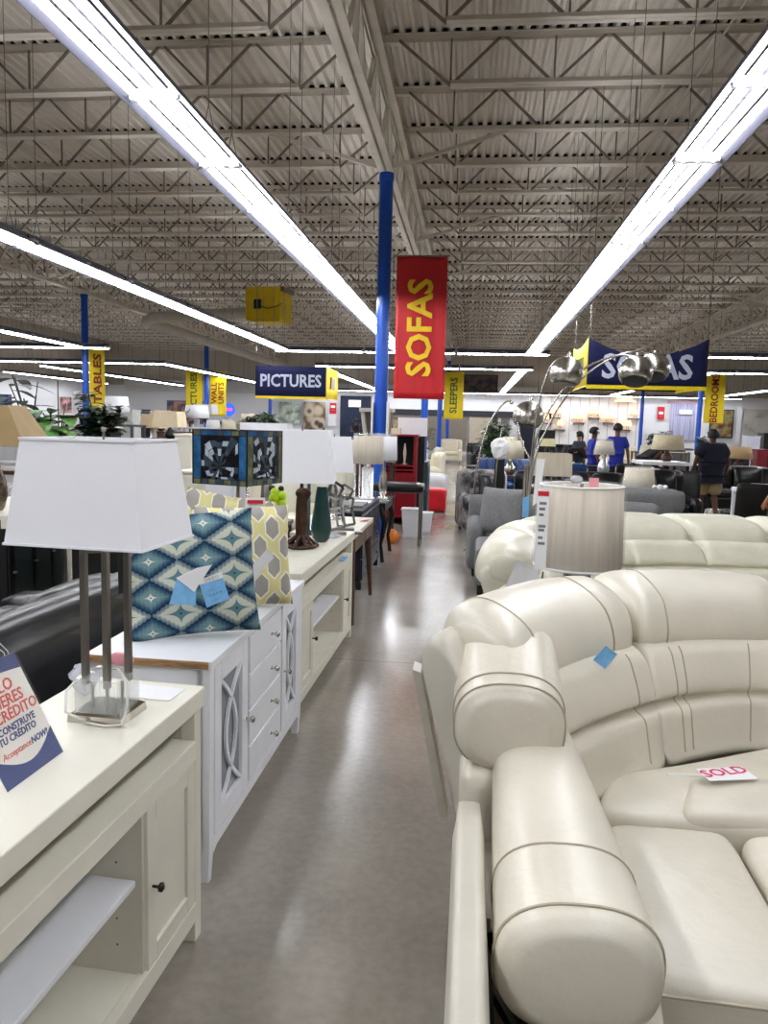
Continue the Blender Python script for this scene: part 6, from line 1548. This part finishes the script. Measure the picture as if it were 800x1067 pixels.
sofa('light beige sofa behind the stained glass lamp', (-5.3, 10.6, 0), math.radians(70), 1.9, mat('beige_fabric', 'c4bcae', .85), hb=.95)
simple_table('wooden slatted table beneath the stained glass lamp, behind the cabinets', -1.95, 4.5, -1.45, 5.3, .98, mat('driftwood', '9b8a72', .6, var=.2))
t = thing('metal_bowl', 'grey hammered metal bowl on the driftwood table', 'bowl', (-1.72, 4.85, .98)); MB().lathe([(.05, 0), (.11, .03), (.17, .08), (.165, .08), (.10, .035), (.02, .01)], n=24).build('bowl_body', M_nickel, t)
cabinet('white tall panel behind the pillows left of stained glass lamp', -2.0, 5.6, -1.75, 5.9, 1.32, M_white, 'x', 1, 1)
for i, (a, y, h_, w_, m, lb) in enumerate(((20, 26, 1.3, 2.2, M_white, 'long white display counter at far left under the posters'), (60, 30, 1.2, 3.0, M_sage, 'long light grey counter in the far left background'), (100, 34, 1.2, 3.5, M_white, 'white counter in the far left beyond the TABLES banner'), (150, 30, 1.25, 2.6, M_wood, 'brown dining set sideboard in far left background'), (245, 26, 1.2, 2.6, M_white, 'white sideboard under the neon sign'), (225, 20, 1.15, 1.6, M_dgrey, 'dark low cabinet behind the stained glass lamp'), (320, 30, 1.1, 2.2, M_white, 'white cabinet below the ring canvas'))):
    cabinet(lb, at_px(a, y)-w_/2, y-.3, at_px(a, y)+w_/2, y+.3, h_, m, 'y', 4, 1)
for i, (a, y, z) in enumerate(((12, 26, 1.3), (28, 26, 1.3), (52, 30, 1.2), (70, 30, 1.2), (92, 34, 1.2), (112, 34, 1.2), (140, 30, 1.25), (156, 30, 1.25), (236, 26, 1.2), (252, 26, 1.2), (222, 20, 1.15), (238, 20, 1.15))):
    wh = ['far left counter', 'far left counter', 'light grey counter', 'light grey counter', 'white counter beyond the TABLES banner', 'white counter beyond the TABLES banner', 'brown sideboard', 'brown sideboard', 'white sideboard under the neon sign', 'white sideboard under the neon sign', 'dark low cabinet', 'dark low cabinet'][i]
    lamp('small %s lamp on the %s, %s one' % (['white-shaded', 'cream-shaded'][i % 2], wh, ['left', 'right'][i % 2]), (at_px(a, y), y, z), (.25, .55, .22, .16, 16), ['gourd', 'jug'][i % 2], [M_white, M_shade_c][i % 2], [M_black, M_silver, M_wood][i % 3])
# distant rows of furniture across the back, right of the aisle
for i, (a, y, w_, m, lb) in enumerate(((585, 33, 2.0, M_blackl, 'black sofa far back in front of the slat wall'), (640, 34, 2.2, M_shade_c, 'cream sofa far back below the wall lamps'), (705, 32, 2.0, M_dgrey, 'dark grey sofa far back below the blinds'), (755, 30, 2.0, M_ivory, 'ivory sofa far back under the leaf artwork'))):
    sofa(lb, (at_px(a, y), y, 0), 0, w_, m, hb=1.05)
for i, (a, y, m, lb) in enumerate(((432, 30, M_shade_c, 'cream recliner far down the left of the aisle'), (408, 34, M_blackl, 'black recliner far back left of the aisle'), (470, 36, M_shade_c, 'beige recliner at the far aisle end'))):
    sofa(lb, (at_px(a, y), y, 0), 0, 1.1, m, hb=1.1, seats=1)
